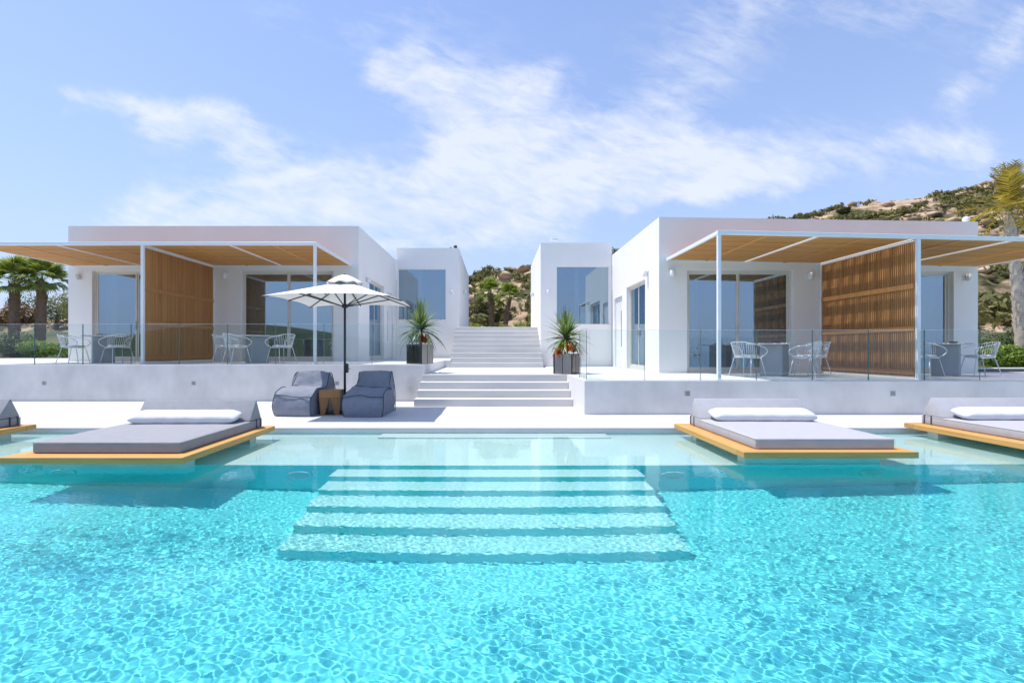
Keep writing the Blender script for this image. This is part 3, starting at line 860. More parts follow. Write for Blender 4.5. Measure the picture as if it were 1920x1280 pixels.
screen('dark shaded cedar lath screen dividing the left terrace', -8.73, 12.01, 14.99, TL, 3.83, 1)
screen('sun striped cedar lath screen dividing the right terrace', 8.33, 9.55, 12.34, TR, 3.43, -1)


# ------------------------------------------------------------------ glass balustrades
def glass_panel(parent, p0, p1, z0, z1):
    d = Vector((p1[0] - p0[0], p1[1] - p0[1], 0)); l = d.length; rz = math.atan2(d.y, d.x)
    c = ((p0[0] + p1[0]) / 2, (p0[1] + p1[1]) / 2)
    q = B(); q.obox((c[0], c[1], (z0 + z1) / 2), (l - .016, .012, z1 - z0), rz); o = q.out('glass_panel', M['rail_glass'], parent)
    q = B(); n = Vector((cos(rz), sin(rz), 0)) * (l / 2 - .0065)
    for s_ in (-1, 1): q.obox((c[0] + n.x * s_, c[1] + n.y * s_, (z0 + z1) / 2), (.003, .0125, z1 - z0), rz)
    q.out('edge', M['rail_edge'], o)
    q = B(); q.obox((c[0], c[1], z1 + .002), (l - .018, .0125, .004), rz); q.out('top_edge', M['rail_edge'] if 0 else M['white_metal'], o)


g = thing('glass_balustrade', 'frameless glass balustrade along the edge of left terrace', 'railing', (0, 0, 0), group='glass terrace balustrades')
for k in range(12): glass_panel(g, (-1.83 - 1.183 * (k + 1), 11.845), (-1.83 - 1.183 * k, 11.845), TL, TL + .985)
g = thing('glass_balustrade', 'frameless glass balustrade along the edge of right terrace', 'railing', (0, 0, 0), group='glass terrace balustrades')
for k in range(7): glass_panel(g, (1.83 + 1.093 * k, 9.43), (1.83 + 1.093 * (k + 1), 9.43), TR, TR + .98)
glass_panel(g, (1.80, 9.45), (1.80, 10.30), TR, TR + .98)


# ------------------------------------------------------------------ terrace furniture
def make_table(label, loc, rz):
    t = thing('table', label, 'table', loc, rz, 'terrace tables on block pedestals')
    B().box((-.46, -.46, .715), (.46, .46, .745), .006).out('tabletop', M['tabletop'], t)
    B().box((-.235, -.235, 0), (.235, .235, .715), .01).out('pedestal', M['pedestal'], t)
    return t


def make_chair(label, loc, rz):
    c = thing('wire_armchair', label, 'chair', loc, rz, 'white wire armchairs on the terraces')
    wm = M['white_metal']
    half = [(-.25, .13, .435), (-.30, .22, .50), (-.325, .235, .575), (-.325, .14, .645), (-.315, -.02, .690), (-.27, -.19, .735), (-.15, -.285, .765), (0, -.31, .775)]
    loop = catmull(half + [(-x, y, z) for x, y, z in reversed(half[:-1])], 4)
    B().tube(loop, .0105, 6).out('arm_rail', wm, c, smooth=True)
    ring = [(.265 * cos(a), .235 * sin(a) + .02 * cos(2 * a), .425 - .012 * cos(2 * a)) for a in np.linspace(0, 2 * pi, 28, endpoint=False)]
    B().tube(ring, .0105, 6, True).out('seat_ring', wm, c, smooth=True)
    q = B()
    for a in np.linspace(-pi * .93, -pi * .07, 19):
        bx_, by = .262 * cos(a), .235 * sin(a)
        t = min(loop, key=lambda v: (math.atan2(v.y + .02, v.x) - a) ** 2 if v.y < .1 else 9)
        q.tube([(bx_, by, .42), (bx_ * 1.1, by * 1.16, .56), (t.x, t.y, t.z)], .0048, 5)
    q.out('back_rods', wm, c, kind='stuff')
    for sx in (-1, 1):
        for sy in (-1, 1):
            B().tube([(sx * .215, sy * .15 + (.02 if sy > 0 else 0), .425), (sx * .285, sy * .25, 0)], .0095, 6).out('leg', wm, c, smooth=True)
    q = B(); q.lathe([(.20, .428), (.232, .438), (.238, .458), (.225, .475), (.12, .482)], 22); q.out('seat_pad', M['pad'], c, smooth=True)
    return c


R45 = radians(43)
tb = make_table('terrace table nearest the left corner of the left villa', (-10.67, 13.15, TL), R45)
dup(tb, (-6.45, 13.1, TL), R45, 'terrace table between cedar screen and umbrella on left terrace')
dup(tb, (6.45, 11.15, TR), R45, 'terrace table before the sliding door of the right villa')
dup(tb, (10.42, 11.15, TR), R45, 'terrace table beyond the cedar screen at far right')
ch = make_chair('white wire armchair on the outer side of the leftmost terrace table', (-11.40, 13.05, TL), radians(-75))
for x, y, z, rz, lb in (
        (-10.12, 12.95, TL, 70, 'white wire armchair between the leftmost terrace table and the dark cedar screen'),
        (-6.72, 12.55, TL, -40, 'white wire armchair with its back to the pool at the table left of umbrella'),
        (-7.45, 13.35, TL, -80, 'white wire armchair half hidden behind another one left of umbrella'),
        (-5.72, 12.95, TL, 65, 'white wire armchair nearest the umbrella pole on left terrace'),
        (5.72, 10.95, TR, -65, 'white wire armchair beside the slim pergola post of right villa'),
        (6.80, 10.60, TR, 48, 'white wire armchair with its back to the pool in front of right villa'),
        (7.50, 11.35, TR, 80, 'white wire armchair half hidden next to the sun striped screen'),
        (9.75, 11.0, TR, -72, 'white wire armchair directly behind the second post of the right pergola'),
        (11.05, 11.0, TR, 72, 'rightmost white wire armchair near the green hedge')):
    dup(ch, (x, y, z), radians(rz), lb)


def ashtray(x, y, z, lb):
    q = B(); q.lathe([(.05, 0), (.075, .006), (.085, .035), (.078, .037), (.066, .014), (.03, .010)], 16)
    tag(q.out('ashtray', M['black_gloss'], None, angle=40, loc=(x, y, z)), lb, 'ashtray', 'black ashtrays on the terrace tables')


ashtray(-10.68, 13.05, TL + .7455, 'black ashtray on the leftmost terrace table')
ashtray(6.42, 11.0, TR + .7455, 'black ashtray on the table before right villa door')
ashtray(10.45, 11.0, TR + .7455, 'black ashtray on the far right terrace table')


# ------------------------------------------------------------------ umbrella, bean bags, stump table
def umbrella():
    X0, Y0 = -2.985, 9.60
    t = thing('parasol', 'square white parasol with dark ribs standing behind the bean bags', 'umbrella', (X0, Y0, 0))
    dm = M['dark_metal']; hw = 1.115; rimc, rimm, top = 2.205, 2.245, 2.60
    B().tube([(0, 0, .03), (0, 0, 2.66)], .024, 12).out('pole', dm, t, smooth=True)
    q = B(); q.box((-.32, -.32, .0), (.32, .32, .035), .01); q.lathe([(.05, .036), (.045, .07), (.034, .30), (.028, .31)], 14); q.out('base', dm, t)
    q = B(); q.lathe([(.03, 2.08), (.055, 2.09), (.055, 2.15), (.035, 2.17)], 14); q.out('hub', dm, t, angle=40)
    cb = B().box((.022, -.03, .80), (.07, .03, .98), .008).out('crank_box', dm, t)
    B().tube([(.07, 0, .88), (.11, 0, .88), (.11, -.07, .88)], .007, 6).out('crank_handle', dm, cb)
    # canopy: eight gores between corner and middle ribs, sagging a little between them
    n = 10; per = []
    cr = [(-1, -1), (0, -1), (1, -1), (1, 0), (1, 1), (0, 1), (-1, 1), (-1, 0)]
    for i in range(8):
        a, c = cr[i], cr[(i + 1) % 8]
        for j in range(n):
            s_ = j / n; x = a[0] + (c[0] - a[0]) * s_; y = a[1] + (c[1] - a[1]) * s_
            za = rimc if i % 2 == 0 else rimm; zb = rimm if i % 2 == 0 else rimc
            per.append((x * hw * (1 - .012 * sin(pi * s_)), y * hw * (1 - .012 * sin(pi * s_)), za + (zb - za) * s_ + .02 * sin(pi * s_)))
    rings = 12; v = []; r0 = .15
    for k in range(rings + 1):
        f = k / rings; rr = r0 + (1 - r0) * f
        for (x, y, z) in per: v.append((x * rr, y * rr, top - (top - z) * (rr ** 1.12) - .012 * sin(pi * f)))
    m = len(per); fc = [(k * m + i, k * m + (i + 1) % m, (k + 1) * m + (i + 1) % m, (k + 1) * m + i) for k in range(rings) for i in range(m)]
    fc = [tuple(reversed(q_)) for q_ in fc]
    o = raw('canopy', v, fc, M['canvas'], t, smooth=True)
    so = o.modifiers.new('thickness', 'SOLIDIFY'); so.thickness = .004
    # vent cap: a smaller dome held clear of the canopy, scalloped between its ribs
    v = []; rn = 8; m2 = 48
    for k in range(rn + 1):
        f = k / rn
        for i in range(m2):
            a = 2 * pi * i / m2; ro = .34 * f * (1 + .07 * cos(8 * a)) + .004
            v.append((ro * cos(a), ro * sin(a), 2.745 - .20 * f ** 1.7 + .035 * f ** 3 * (.5 - .5 * cos(8 * a + pi))))
    fc = [(k * m2 + i, (k + 1) * m2 + i, (k + 1) * m2 + (i + 1) % m2, k * m2 + (i + 1) % m2) for k in range(rn) for i in range(m2)]
    o = raw('vent_cap', v, fc, M['canvas'], t, smooth=True); so = o.modifiers.new('thickness', 'SOLIDIFY'); so.thickness = .004
    q = B(); q.lathe([(.02, 2.735), (.03, 2.745), (.02, 2.765)], 10); q.out('finial', dm, t)
    for i, (a, c) in enumerate(cr):
        zr = rimc if i % 2 == 0 else rimm
        P0 = Vector((a * .06, c * .06, top - .01)); P1 = Vector((a * hw * 1.012, c * hw * 1.012, zr - .018))
        mid = P0.lerp(P1, .5) - Vector((0, 0, .012))
        rb = B().tube([P0, mid, P1], .0125, 6).out('rib', dm, t, smooth=True)
        Pm = P0.lerp(P1, .62) - Vector((0, 0, .018))
        B().tube([(a * .045, c * .045, 2.12), Pm], .0115, 6).out('strut', dm, rb, smooth=True)


umbrella()


def bean_bag(label, loc, rz, mirror=1):
    t = thing('bean_bag_chair', label, 'bean bag', loc, rz, 'slate fabric bean bag lounge chairs')
    # side outline (y back, z up) swept across x with soft corners
    prof = [(.02, .0), (-.025, .17), (.015, .375), (.10, .435), (.32, .50), (.54, .495), (.655, .505), (.73, .62), (.79, .77), (.83, .825), (.91, .815), (.98, .72), (1.035, .45), (1.07, .18), (1.05, .0)]
    hw = .355; xs = [-1, -.97, -.80, -.4, 0, .4, .80, .97, 1]; v = []; n = len(prof)
    rs = random.Random(hash(label) & 0xff if False else len(label))
    for xi, sx in enumerate(xs):
        e = abs(sx); shrink = .030 if e == 1 else (.008 if e > .9 else 0)
        for (y, z) in prof:
            cy, cz = .55, .30
            bulge = (1 - e * e) * (.035 if z > .41 and y < .62 else .015)
            yy = y + (cy - y) * shrink + (-.02 * (1 - e * e) if y < .1 else 0)
            zz = z + (cz - z) * shrink * (1 if z > .05 else 0) + (bulge if z > .3 else 0) * (1 if y < .9 else .3)
            wx = hw * (1.0 + (.07 * sin(pi * min(z, .5) / .5)) - (.05 if z > .7 else 0))
            v.append((sx * wx + rs.uniform(-.006, .006), yy + rs.uniform(-.006, .006), max(0, zz + (rs.uniform(-.007, .007) if z > .05 else 0))))
    va = np.array(v); wv = np.zeros_like(va); sd_ = len(label)
    for ax in range(3):
        wv[:, ax] = (fbm(va[:, 0] * 3.1 + sd_ + ax * 9, va[:, 1] * 3.1 + va[:, 2] * 2.7, 2, 50 + ax) - .375) * (.13, .09, .12)[ax]
    wv *= np.clip(va[:, 2:3] / .2, .15, 1); va += wv; v = [tuple(p) for p in va]
    f = []
    for i in range(len(xs) - 1):
        for j in range(n):
            k = (j + 1) % n
            f.append((i * n + j, i * n + k, (i + 1) * n + k, (i + 1) * n + j))
    me = bpy.data.meshes.new('body')
    me.from_pydata(v, [], f + [tuple(range(n))[::-1], tuple(range((len(xs) - 1) * n, len(xs) * n))]); me.materials.append(M['slate'])
    bm = bmesh.new(); bm.from_mesh(me); bmesh.ops.recalc_face_normals(bm, faces=bm.faces)
    # side panels as strips between seat line and floor so that they can bulge
    bm.to_mesh(me); bm.free(); me.shade_smooth()
    o = link('body', me, t)
    bv = o.modifiers.new('round', 'BEVEL'); bv.width = .03; bv.segments = 2; bv.limit_method = 'ANGLE'; bv.angle_limit = radians(50)
    sd = o.modifiers.new('soft', 'SUBSURF'); sd.levels = 2; sd.render_levels = 2
    tx = bpy.data.textures.new('wrinkles', 'CLOUDS'); tx.noise_scale = .16
    dp = o.modifiers.new('wrinkle', 'DISPLACE'); dp.texture = tx; dp.strength = .04; dp.mid_level = .5
    # piping along both side edges and across the seat joint
    for s_ in (0, len(xs) - 1):
        pts = [Vector(v[s_ * n + j]) + Vector(((-.004 if s_ == 0 else .004), 0, .004)) for j in range(n)]
        B().tube(catmull(pts, 3), .0085, 6).out('piping', M['piping'], t, smooth=True)
    for jj in (6, 2):                                  # seams across the seat joint and the front edge
        q = B(); q.tube(catmull([Vector(v[i * n + jj]) + Vector((0, -.004, .006)) for i in range(len(xs))], 4), .008, 6); q.out('seam', M['piping'], t, smooth=True)
    return t


bean_bag('slate bean bag chair in full sun, left of the wooden stump table', (-3.81, 9.06, .002), radians(-6))
bean_bag('slate bean bag chair in umbrella shade, between stump table and stairs', (-2.46, 8.97, .002), radians(-2))


def stump_table():
    t = thing('stump_stool', 'brown wooden stump stool with notched legs between two bean bags', 'stool', (-3.19, 9.42, 0), radians(8), None)
    B().box((-.20, -.19, .335), (.20, .19, .475), .012, 2).out('seat_block', M['stump'], t)
    for sx in (-1, 1):
        for sy in (-1, 1):
            q = B(); top = [(sx * .195, sy * .185), (sx * .015, sy * .185), (sx * .015, sy * .015), (sx * .195, sy * .015)]
            bot = [(sx * .175, sy * .165), (sx * .095, sy * .165), (sx * .095, sy * .085), (sx * .175, sy * .085)]
            A = [q.bm.verts.new((x, y, .336)) for x, y in top]; Z = [q.bm.verts.new((x, y, 0)) for x, y in bot]
            q.bm.faces.new(A); q.bm.faces.new(Z)
            for i in range(4): q.bm.faces.new((A[i], A[(i + 1) % 4], Z[(i + 1) % 4], Z[i]))
            bmesh.ops.recalc_face_normals(q.bm, faces=q.bm.faces); q.out('leg', M['stump'], t)


stump_table()


# ------------------------------------------------------------------ floating daybeds
def soft_box(a, b_, r, crown=.0, n=8, name='mattress', m=None, parent=None, seed=0):
    """Upholstered block: rounded edges, slightly crowned faces."""
    q = B(); q.box(a, b_, r, 3)
    bmesh.ops.subdivide_edges(q.bm, edges=[e for e in q.bm.edges if e.calc_length() > .3], cuts=n, use_grid_fill=True)
    rs = random.Random(seed); cx = [(a[i] + b_[i]) / 2 for i in range(3)]; hf = [abs(b_[i] - a[i]) / 2 for i in range(3)]
    for v in q.bm.verts:
        fx = 1 - min(1, abs(v.co.x - cx[0]) / hf[0]) ** 2; fy = 1 - min(1, abs(v.co.y - cx[1]) / hf[1]) ** 2
        if v.co.z > cx[2]: v.co.z += crown * fx * fy + rs.uniform(-.0015, .0015)
        v.co.y += (.008 if v.co.y > cx[1] else -.008) * fx * rs.uniform(.4, 1)
    return q.out(name, m, parent, smooth=True)


def daybed(label, x0, x1, y0, y1, mx0, mx1, my0, my1, m, plab, head):
    t = thing('daybed', label, 'daybed', ((x0 + x1) / 2, (y0 + y1) / 2, 0), 0, 'floating daybeds over the pool shelf')
    cx, cy = (x0 + x1) / 2, (y0 + y1) / 2; W_, D = (x1 - x0) / 2, (y1 - y0) / 2; zt, zb = .10, .028
    fr = .16
    B().box((-W_, -D, zb), (W_, -D + fr, zt), .004).out('plank', M['teak_x'], t)
    B().box((-W_, D - fr, zb), (W_, D, zt), .004).out('plank', M['teak_x'], t)
    for s_ in (-1, 1):
        B().box((s_ * W_ - (fr if s_ > 0 else 0), -D + fr + .003, zb), (s_ * W_ + (fr if s_ < 0 else 0), D - fr - .003, zt - .0005), .004).out('plank', M['teak_y'], t)
    y = -D + fr + .004; k = 0; pl = None
    while y < D - fr - .05:
        w = min(.118, D - fr - .004 - y)
        if pl is None or abs(w - .118) > .001:
            o = B().box((-W_ + fr + .003, 0, zb + .01), (W_ - fr - .003, w, zt - .002), .003).out('plank', M['teak_x'], t); pl = pl or o.data
        else:
            o = link('plank', pl, t)
        o.location = (0, y, 0); y += .122
    for yy in (-D + .42, D - .30):
        B().box((-W_ + .18, yy - .09, -.27), (W_ - .18, yy + .09, zb), .006).out('support', M['concrete'], t)
    a0, a1, c0, c1 = mx0 - cx, mx1 - cx, my0 - cy, my1 - cy
    mt = soft_box((a0, c0, zt + .001), (a1, c1, zt + .125), .018, .006, 10, 'mattress', m, t, 3)
    q = B(); pts = [(a0 + .006, c0 - .006), (a1 - .006, c0 - .006), (a1 + .0, c0 + .01), (a1 + .0, c1 - .01), (a0 + .0, c1 - .01), (a0 + .0, c0 + .01)]
    q.tube([(x, y, zt + .117) for x, y in pts], .004, 5, True); q.out('piping', m, mt)
    # wedge headrest lying across the back of the mattress
    zz = zt + .127; yb = c1 - .01; dep = .34; hh = .285
    q = B(); q.prism([(yb - dep, zz), (yb - dep + .015, zz + .03), (yb - dep * .46, zz + hh), (yb - dep * .40, zz + hh), (yb - .012, zz + .03), (yb, zz)], 0, a0 + .01, a1 - .01)
    es = [e for e in q.bm.edges]; bmesh.ops.bevel(q.bm, geom=es, offset=.010, segments=2, affect='EDGES', profile=.5)
    hd = q.out('headrest', m, t, angle=35)
    for sx in (a0 - .004, a1 + .004):
        for yo in (.05, .17):
            B().box((sx - .003, yb - yo - .011, zt + .01), (sx + .003, yb - yo + .011, zz + .015)).out('strap', M['piping'], t)
    # loose white bolster in front of the wedge
    n, rn = 30, 16; L_ = (a1 - a0) * head[1]; v = []; rs = random.Random(5)
    for i in range(n + 1):
        f = i / n; x = -L_ / 2 + L_ * f; e = abs(2 * f - 1); r = 1 - .28 * max(0, (e - .86) / .14) ** 2
        for k in range(rn):
            a = 2 * pi * k / rn; ca, sa = cos(a), sin(a)
            sq = 1 / (abs(ca) ** 3 + abs(sa) ** 3) ** (1 / 3)
            wv = 1 + .03 * sin(9 * f * pi + k) * .5 + rs.uniform(-.012, .012)
            tz = 1 - .8 * max(0, (e - .80) / .20) ** 2
            v.append((x, .145 * (1 - .12 * max(0, (e - .9) / .1)) * ca * sq * wv, .085 + .083 * tz * sa * sq * wv))
    fc = [(i * rn + k, i * rn + (k + 1) % rn, (i + 1) * rn + (k + 1) % rn, (i + 1) * rn + k) for i in range(n) for k in range(rn)]
    me = bpy.data.meshes.new('bolster_pillow'); me.from_pydata(v, [], [tuple(reversed(f)) for f in fc] + [tuple(range(rn)), tuple(range(n * rn, n * rn + rn))[::-1]])
    bm = bmesh.new(); bm.from_mesh(me); bmesh.ops.recalc_face_normals(bm, faces=bm.faces); bm.to_mesh(me); bm.free()
    me.materials.append(M['bolster']); me.shade_smooth()
    p = link('bolster_pillow', me); p.location = (cx + (a0 + a1) / 2 + head[0], cy + yb - dep - .10, zt + .128); p.rotation_euler = (radians(14), 0, radians(head[2]))
    sd = p.modifiers.new('soft', 'SUBSURF'); sd.levels = 1; sd.render_levels = 1
    tag(p, plab, 'pillow', 'white bolster pillows on the daybeds')
    return t


daybed('grey daybed on teak platform in front of the bean bags, fully in view at left', -5.33, -3.345, 5.165, 7.34, -5.16, -3.50, 5.38, 7.26, M['mattress_dark'],
       'white bolster on the daybed in front of the bean bags', (-.02, .90, 1))
daybed('pale daybed on teak platform fully in view right of the pool steps', 2.81, 4.79, 5.45, 7.57, 3.02, 4.64, 5.60, 7.50, M['mattress_light'],
       'white bolster on the daybed right of the pool steps', (.06, .92, -1))
daybed('grey daybed cut off by the left edge of the photo', -9.1, -7.12, 5.33, 7.50, -8.9, -7.28, 5.5, 7.42, M['mattress_dark'],
       'white bolster on the daybed at far left, beyond the frame', (-.02, .9, 1))
daybed('pale daybed cut off by the right edge of the photo', 6.49, 8.47, 5.55, 7.66, 6.71, 8.32, 5.7, 7.6, M['mattress_light'],
       'white bolster on the daybed at far right, cut by the frame', (.06, .92, -1))


# ------------------------------------------------------------------ planters and their plants
def blade(L_, w, droop, fold=.25, n=7):
    """One strap leaf along +y from the origin, arching down; returns a mesh."""
    me = bpy.data.meshes.new('leaf'); v = []; f = []
    for i in range(n + 1):
        s_ = i / n; ww = w * (min(1, .35 + 3 * s_) if s_ < .25 else (1 - ((s_ - .25) / .75) ** 1.8)) + .001
        a = droop * s_ * s_; y = L_ * (s_ - .25 * droop * s_ ** 3 * .6); z = -L_ * a * .55
        v += [(-ww, y, z + fold * ww), (0, y, z), (ww, y, z + fold * ww)]
    for i in range(n):
        k = 3 * i; f += [(k, k + 1, k + 4, k + 3), (k + 1, k + 2, k + 5, k + 4)]
    me.from_pydata(v, [], f); me.shade_smooth(); return me


def planter(label, x, y, z, rz, flip):
    t = thing('planter', label, 'planter', (x, y, z), rz, 'square metal planters by the stairs')
    s_, h = .245, .50
    B().box((-s_ + .01, -s_ + .01, .0), (s_ - .01, s_ - .01, h - .05)).out('liner', M['black_gloss'], t)
    B().box((-s_ + .02, -s_ + .02, h - .05), (s_ - .02, s_ - .02, h - .03)).out('soil', M['soil'], t)
    for k in range(4):
        a = k * pi / 2 ; mt = M['black_gloss'] if (k in flip) else M['planter_grey']
        for c, w in ((-.105, .20), (.125, .225)):
            q = B(); q.box((c - w / 2, -s_ - .006, .004), (c + w / 2, -s_ + .0085, h), .004)
            q.bm.transform(Matrix.Rotation(a, 4, 'Z')); q.out('panel', mt, t)
    return t


def yucca(label, x, y, z, seed):
    rs = random.Random(seed); t = thing('yucca_plant', label, 'plant', (x, y, z), 0, 'yuccas in the planters')
    B().tube([(0, 0, 0), (.01, 0, .20), (0, .01, .42)], [.05, .045, .05], 8).out('stem', M['bark'], t, smooth=True)
    meshes = []
    for dr in (.12, .4, .8, 1.25):
        for L_ in (.60, .74):
            me = blade(L_, .033, dr); me.materials.append(M['yucca']); meshes.append((dr, me))
    for i in range(104):
        e = (1 - i / 104); el = radians(88 * e ** 1.15 - 6 * (1 - e) + rs.uniform(-10, 10)); az = i * 2.39996 + rs.uniform(-.25, .25)
        k = 0 if e > .72 else (2 if e > .45 else (4 if e > .2 else 6)); dr, me = meshes[k + rs.randrange(2)]
        o = link('leaf', me, t); o.location = (0, 0, .36 + .12 * e)
        o.rotation_euler = (Matrix.Rotation(az, 3, 'Z') @ Matrix.Rotation(el, 3, 'X') @ Matrix.Rotation(rs.uniform(-.5, .5), 3, 'Y')).to_euler()
        sc = rs.uniform(.85, 1.15); o.scale = (1, sc, sc)
    return t


def rosette(name, label, cat, x, y, z, mt, n, L_, w, seed, el0=10, el1=80):
    rs = random.Random(seed); b_ = B()
    me = blade(L_, w, .6, .35, 5)
    for i in range(n):
        c = bmesh.new(); c.from_mesh(me); e = i / n
        R = Matrix.Rotation(i * 2.4 + rs.uniform(-.2, .2), 4, 'Z') @ Matrix.Rotation(radians(el0 + (el1 - el0) * e), 4, 'X') @ Matrix.Scale(rs.uniform(.75, 1.1), 4)
        c.transform(R); tmp = bpy.data.meshes.new('tmp'); c.to_mesh(tmp); c.free(); b_.bm.from_mesh(tmp); bpy.data.meshes.remove(tmp)
    o = b_.out(name, mt, None, smooth=True, loc=(x, y, z)); tag(o, label, cat); return o


PL = (-1.93, 12.42, TL); PR = (1.79, 12.08, TR)
planter('black fronted planter on the left terrace corner', *PL, radians(-33), (0, 2))
planter('grey fronted planter on the landing right of the stairs', *PR, radians(-33), (1, 3))
yucca('spiky yucca in the left planter', PL[0], PL[1] + .05, PL[2] + .46, 3)
yucca('spiky yucca in the right planter', PR[0], PR[1] + .05, PR[2] + .46, 11)
zl, zr = PL[2] + .53, PR[2] + .53
rosette('bromeliad', 'rust red bromeliad at the foot of the left yucca', 'plant', PL[0] + .10, PL[1] - .24, zl + .02, M['redbrom'], 26, 0.288, 0.030, 1)
rosette('agave_plant', 'pale green agave at the foot of the left yucca', 'plant', PL[0] - .15, PL[1] - .22, zl, M['agave'], 24, 0.360, 0.030, 2)
rosette('bromeliad', 'lime green bromeliad behind the rust red one', 'plant', PL[0] + .17, PL[1] - .03, zl, M['lime'], 20, 0.288, 0.027, 3)
rosette('bromeliad', 'orange bromeliad hanging over the right planter front', 'plant', PR[0] + .03, PR[1] - .26, zr + .04, M['orange'], 26, 0.276, 0.030, 4)
rosette('bromeliad', 'orange bromeliad spilling over the left corner of right planter', 'plant', PR[0] - .20, PR[1] - .10, zr - .0, M['orange'], 24, 0.264, 0.030, 5, -25, 70)
rosette('bromeliad', 'lime yellow bromeliad below the right yucca', 'plant', PR[0] - .12, PR[1] - .18, zr + .09, M['lime'], 26, 0.300, 0.028, 6)
rosette('agave_plant', 'pale agave at the right rim of right planter', 'plant', PR[0] + .18, PR[1] - .06, zr, M['agave'], 20, 0.360, 0.027, 7)


# ------------------------------------------------------------------ palms, trees, hedges
def leaf_cloud(center, radii, n, size, seed, lumps=9, squash=.0, flat=.35, asp=.45):
    """Many small leaf quads spread through a lumpy crown volume. Returns verts, faces."""
    rg = np.random.default_rng(seed)
    lc = rg.normal(size=(lumps, 3)); lc /= np.linalg.norm(lc, axis=1)[:, None]; lc *= rg.uniform(.25, .75, (lumps, 1))
    lr = rg.uniform(.28, .52, lumps); w = lr ** 2; pick = rg.choice(lumps, n, p=w / w.sum())
    d = rg.normal(size=(n, 3)); d /= np.linalg.norm(d, axis=1)[:, None]
    r = lr[pick] * rg.uniform(.45, 1.0, n) ** .5
    p = lc[pick] + d * r[:, None]
    p = p * np.array(radii) + np.array(center)
    nrm = d + rg.normal(size=(n, 3)) * .55; nrm[:, 2] += flat; nrm /= np.linalg.norm(nrm, axis=1)[:, None]
    t = np.cross(nrm, rg.normal(size=(n, 3))); t /= np.linalg.norm(t, axis=1)[:, None]; bt = np.cross(nrm, t)
    s_ = size * rg.uniform(.6, 1.3, n)[:, None]
    q = np.stack([p - t * s_, p + bt * s_ * asp, p + t * s_, p - bt * s_ * asp], 1)
    return q.reshape(-1, 3), np.arange(n * 4).reshape(n, 4)


def bush(name, label, cat, x, y, z, radii, n, size, mt, seed, group=None, trunk=True, lift=.0, lumps=10):
    t = thing(name, label, cat, (x, y, z), 0, group)
    v, f = leaf_cloud((0, 0, lift + radii[2] * .75), radii, n, size, seed, lumps)
    v[:, 2] = np.maximum(v[:, 2], .02); raw('crown' if trunk else 'foliage', v, f, mt, t)
    if trunk:
        rs = random.Random(seed); q = B(); h = lift + radii[2] * .7
        q.tube([(0, 0, -.1), (rs.uniform(-.1, .1), 0, h * .5), (rs.uniform(-.2, .2), 0, h)], [.05 * radii[0] + .03, .04 * radii[0] + .02, .03], 7)
        for k in range(5):
            a = rs.uniform(0, 6.28); q.tube([(0, 0, h * .45), (cos(a) * radii[0] * .35, sin(a) * radii[1] * .35, h * .8), (cos(a) * radii[0] * .6, sin(a) * radii[1] * .6, h * 1.1)], [.03 * radii[0] + .01, .02, .008], 5)
        q.out('trunk', M['twig'], t, smooth=True)
    return t


def fan_frond(R, n=22, spread=2.5, seed=0):
    """Fan palm frond: petiole along +y and a fan of narrow folded blades."""
    rs = random.Random(seed); v = []; f = []
    pet = R * .55
    def quad(a, b_, c, d):
        k = len(v); v.extend([a, b_, c, d]); f.append((k, k + 1, k + 2, k + 3))
    quad((-.014, 0, 0), (.014, 0, 0), (.008, pet, .02), (-.008, pet, .02))
    for i in range(n):
        a = (i / (n - 1) - .5) * spread; L_ = R * .62 * (1 - .22 * abs(a) / (spread / 2)) * rs.uniform(.9, 1.05)
        dx, dy = sin(a), cos(a); px, py = cos(a), -sin(a); w = R * .030
        z1 = .02 + .04 * rs.uniform(-1, 1); sag = -.10 * R * rs.uniform(.6, 1.6)
        m_ = (dx * L_ * .6, pet + dy * L_ * .6, .05 * cos(a) + z1); e = (dx * L_, pet + dy * L_, sag)
        s_ = (0, pet, .02)
        quad((s_[0] - px * w * .2, s_[1] - py * w * .2, s_[2]), (s_[0] + px * w * .2, s_[1] + py * w * .2, s_[2]), (m_[0] + px * w, m_[1] + py * w, m_[2]), (m_[0] - px * w, m_[1] - py * w, m_[2]))
        quad((m_[0] - px * w, m_[1] - py * w, m_[2]), (m_[0] + px * w, m_[1] + py * w, m_[2]), (e[0] + px * w * .12, e[1] + py * w * .12, e[2]), (e[0] - px * w * .12, e[1] - py * w * .12, e[2]))
    me = bpy.data.meshes.new('frond'); me.from_pydata(v, [], f); return me


def pinnate_frond(L_, n=20, seed=0, arch=.5):
    rs = random.Random(seed); v = []; f = []
    def P(s_): return Vector((0, L_ * (s_ - .12 * arch * s_ ** 3), L_ * (.12 * s_ - arch * .5 * s_ * s_)))
    def quad(*q):
        k = len(v); v.extend(q); f.append((k, k + 1, k + 2, k + 3))
    for i in range(n):
        s0, s1 = i / n, (i + 1) / n; a, b_ = P(s0), P(s1); w = .012 * (1 - s0) + .003
        quad(a + Vector((-w, 0, 0)), a + Vector((w, 0, 0)), b_ + Vector((w, 0, 0)), b_ + Vector((-w, 0, 0)))
        if s0 > .12:
            for sd in (-1, 1):
                ll = L_ * .24 * sin(pi * min(1, s0 * .9 + .08)) ** .6 * rs.uniform(.8, 1.1)
                d = Vector((sd * .75, .55, -.15 + rs.uniform(-.25, .25))).normalized() * ll; q = Vector((0, .026, 0))
                quad(a - q, a + q, a + d + q * .2, a + d - q * .2)
    me = bpy.data.meshes.new('frond'); me.from_pydata(v, [], f); return me


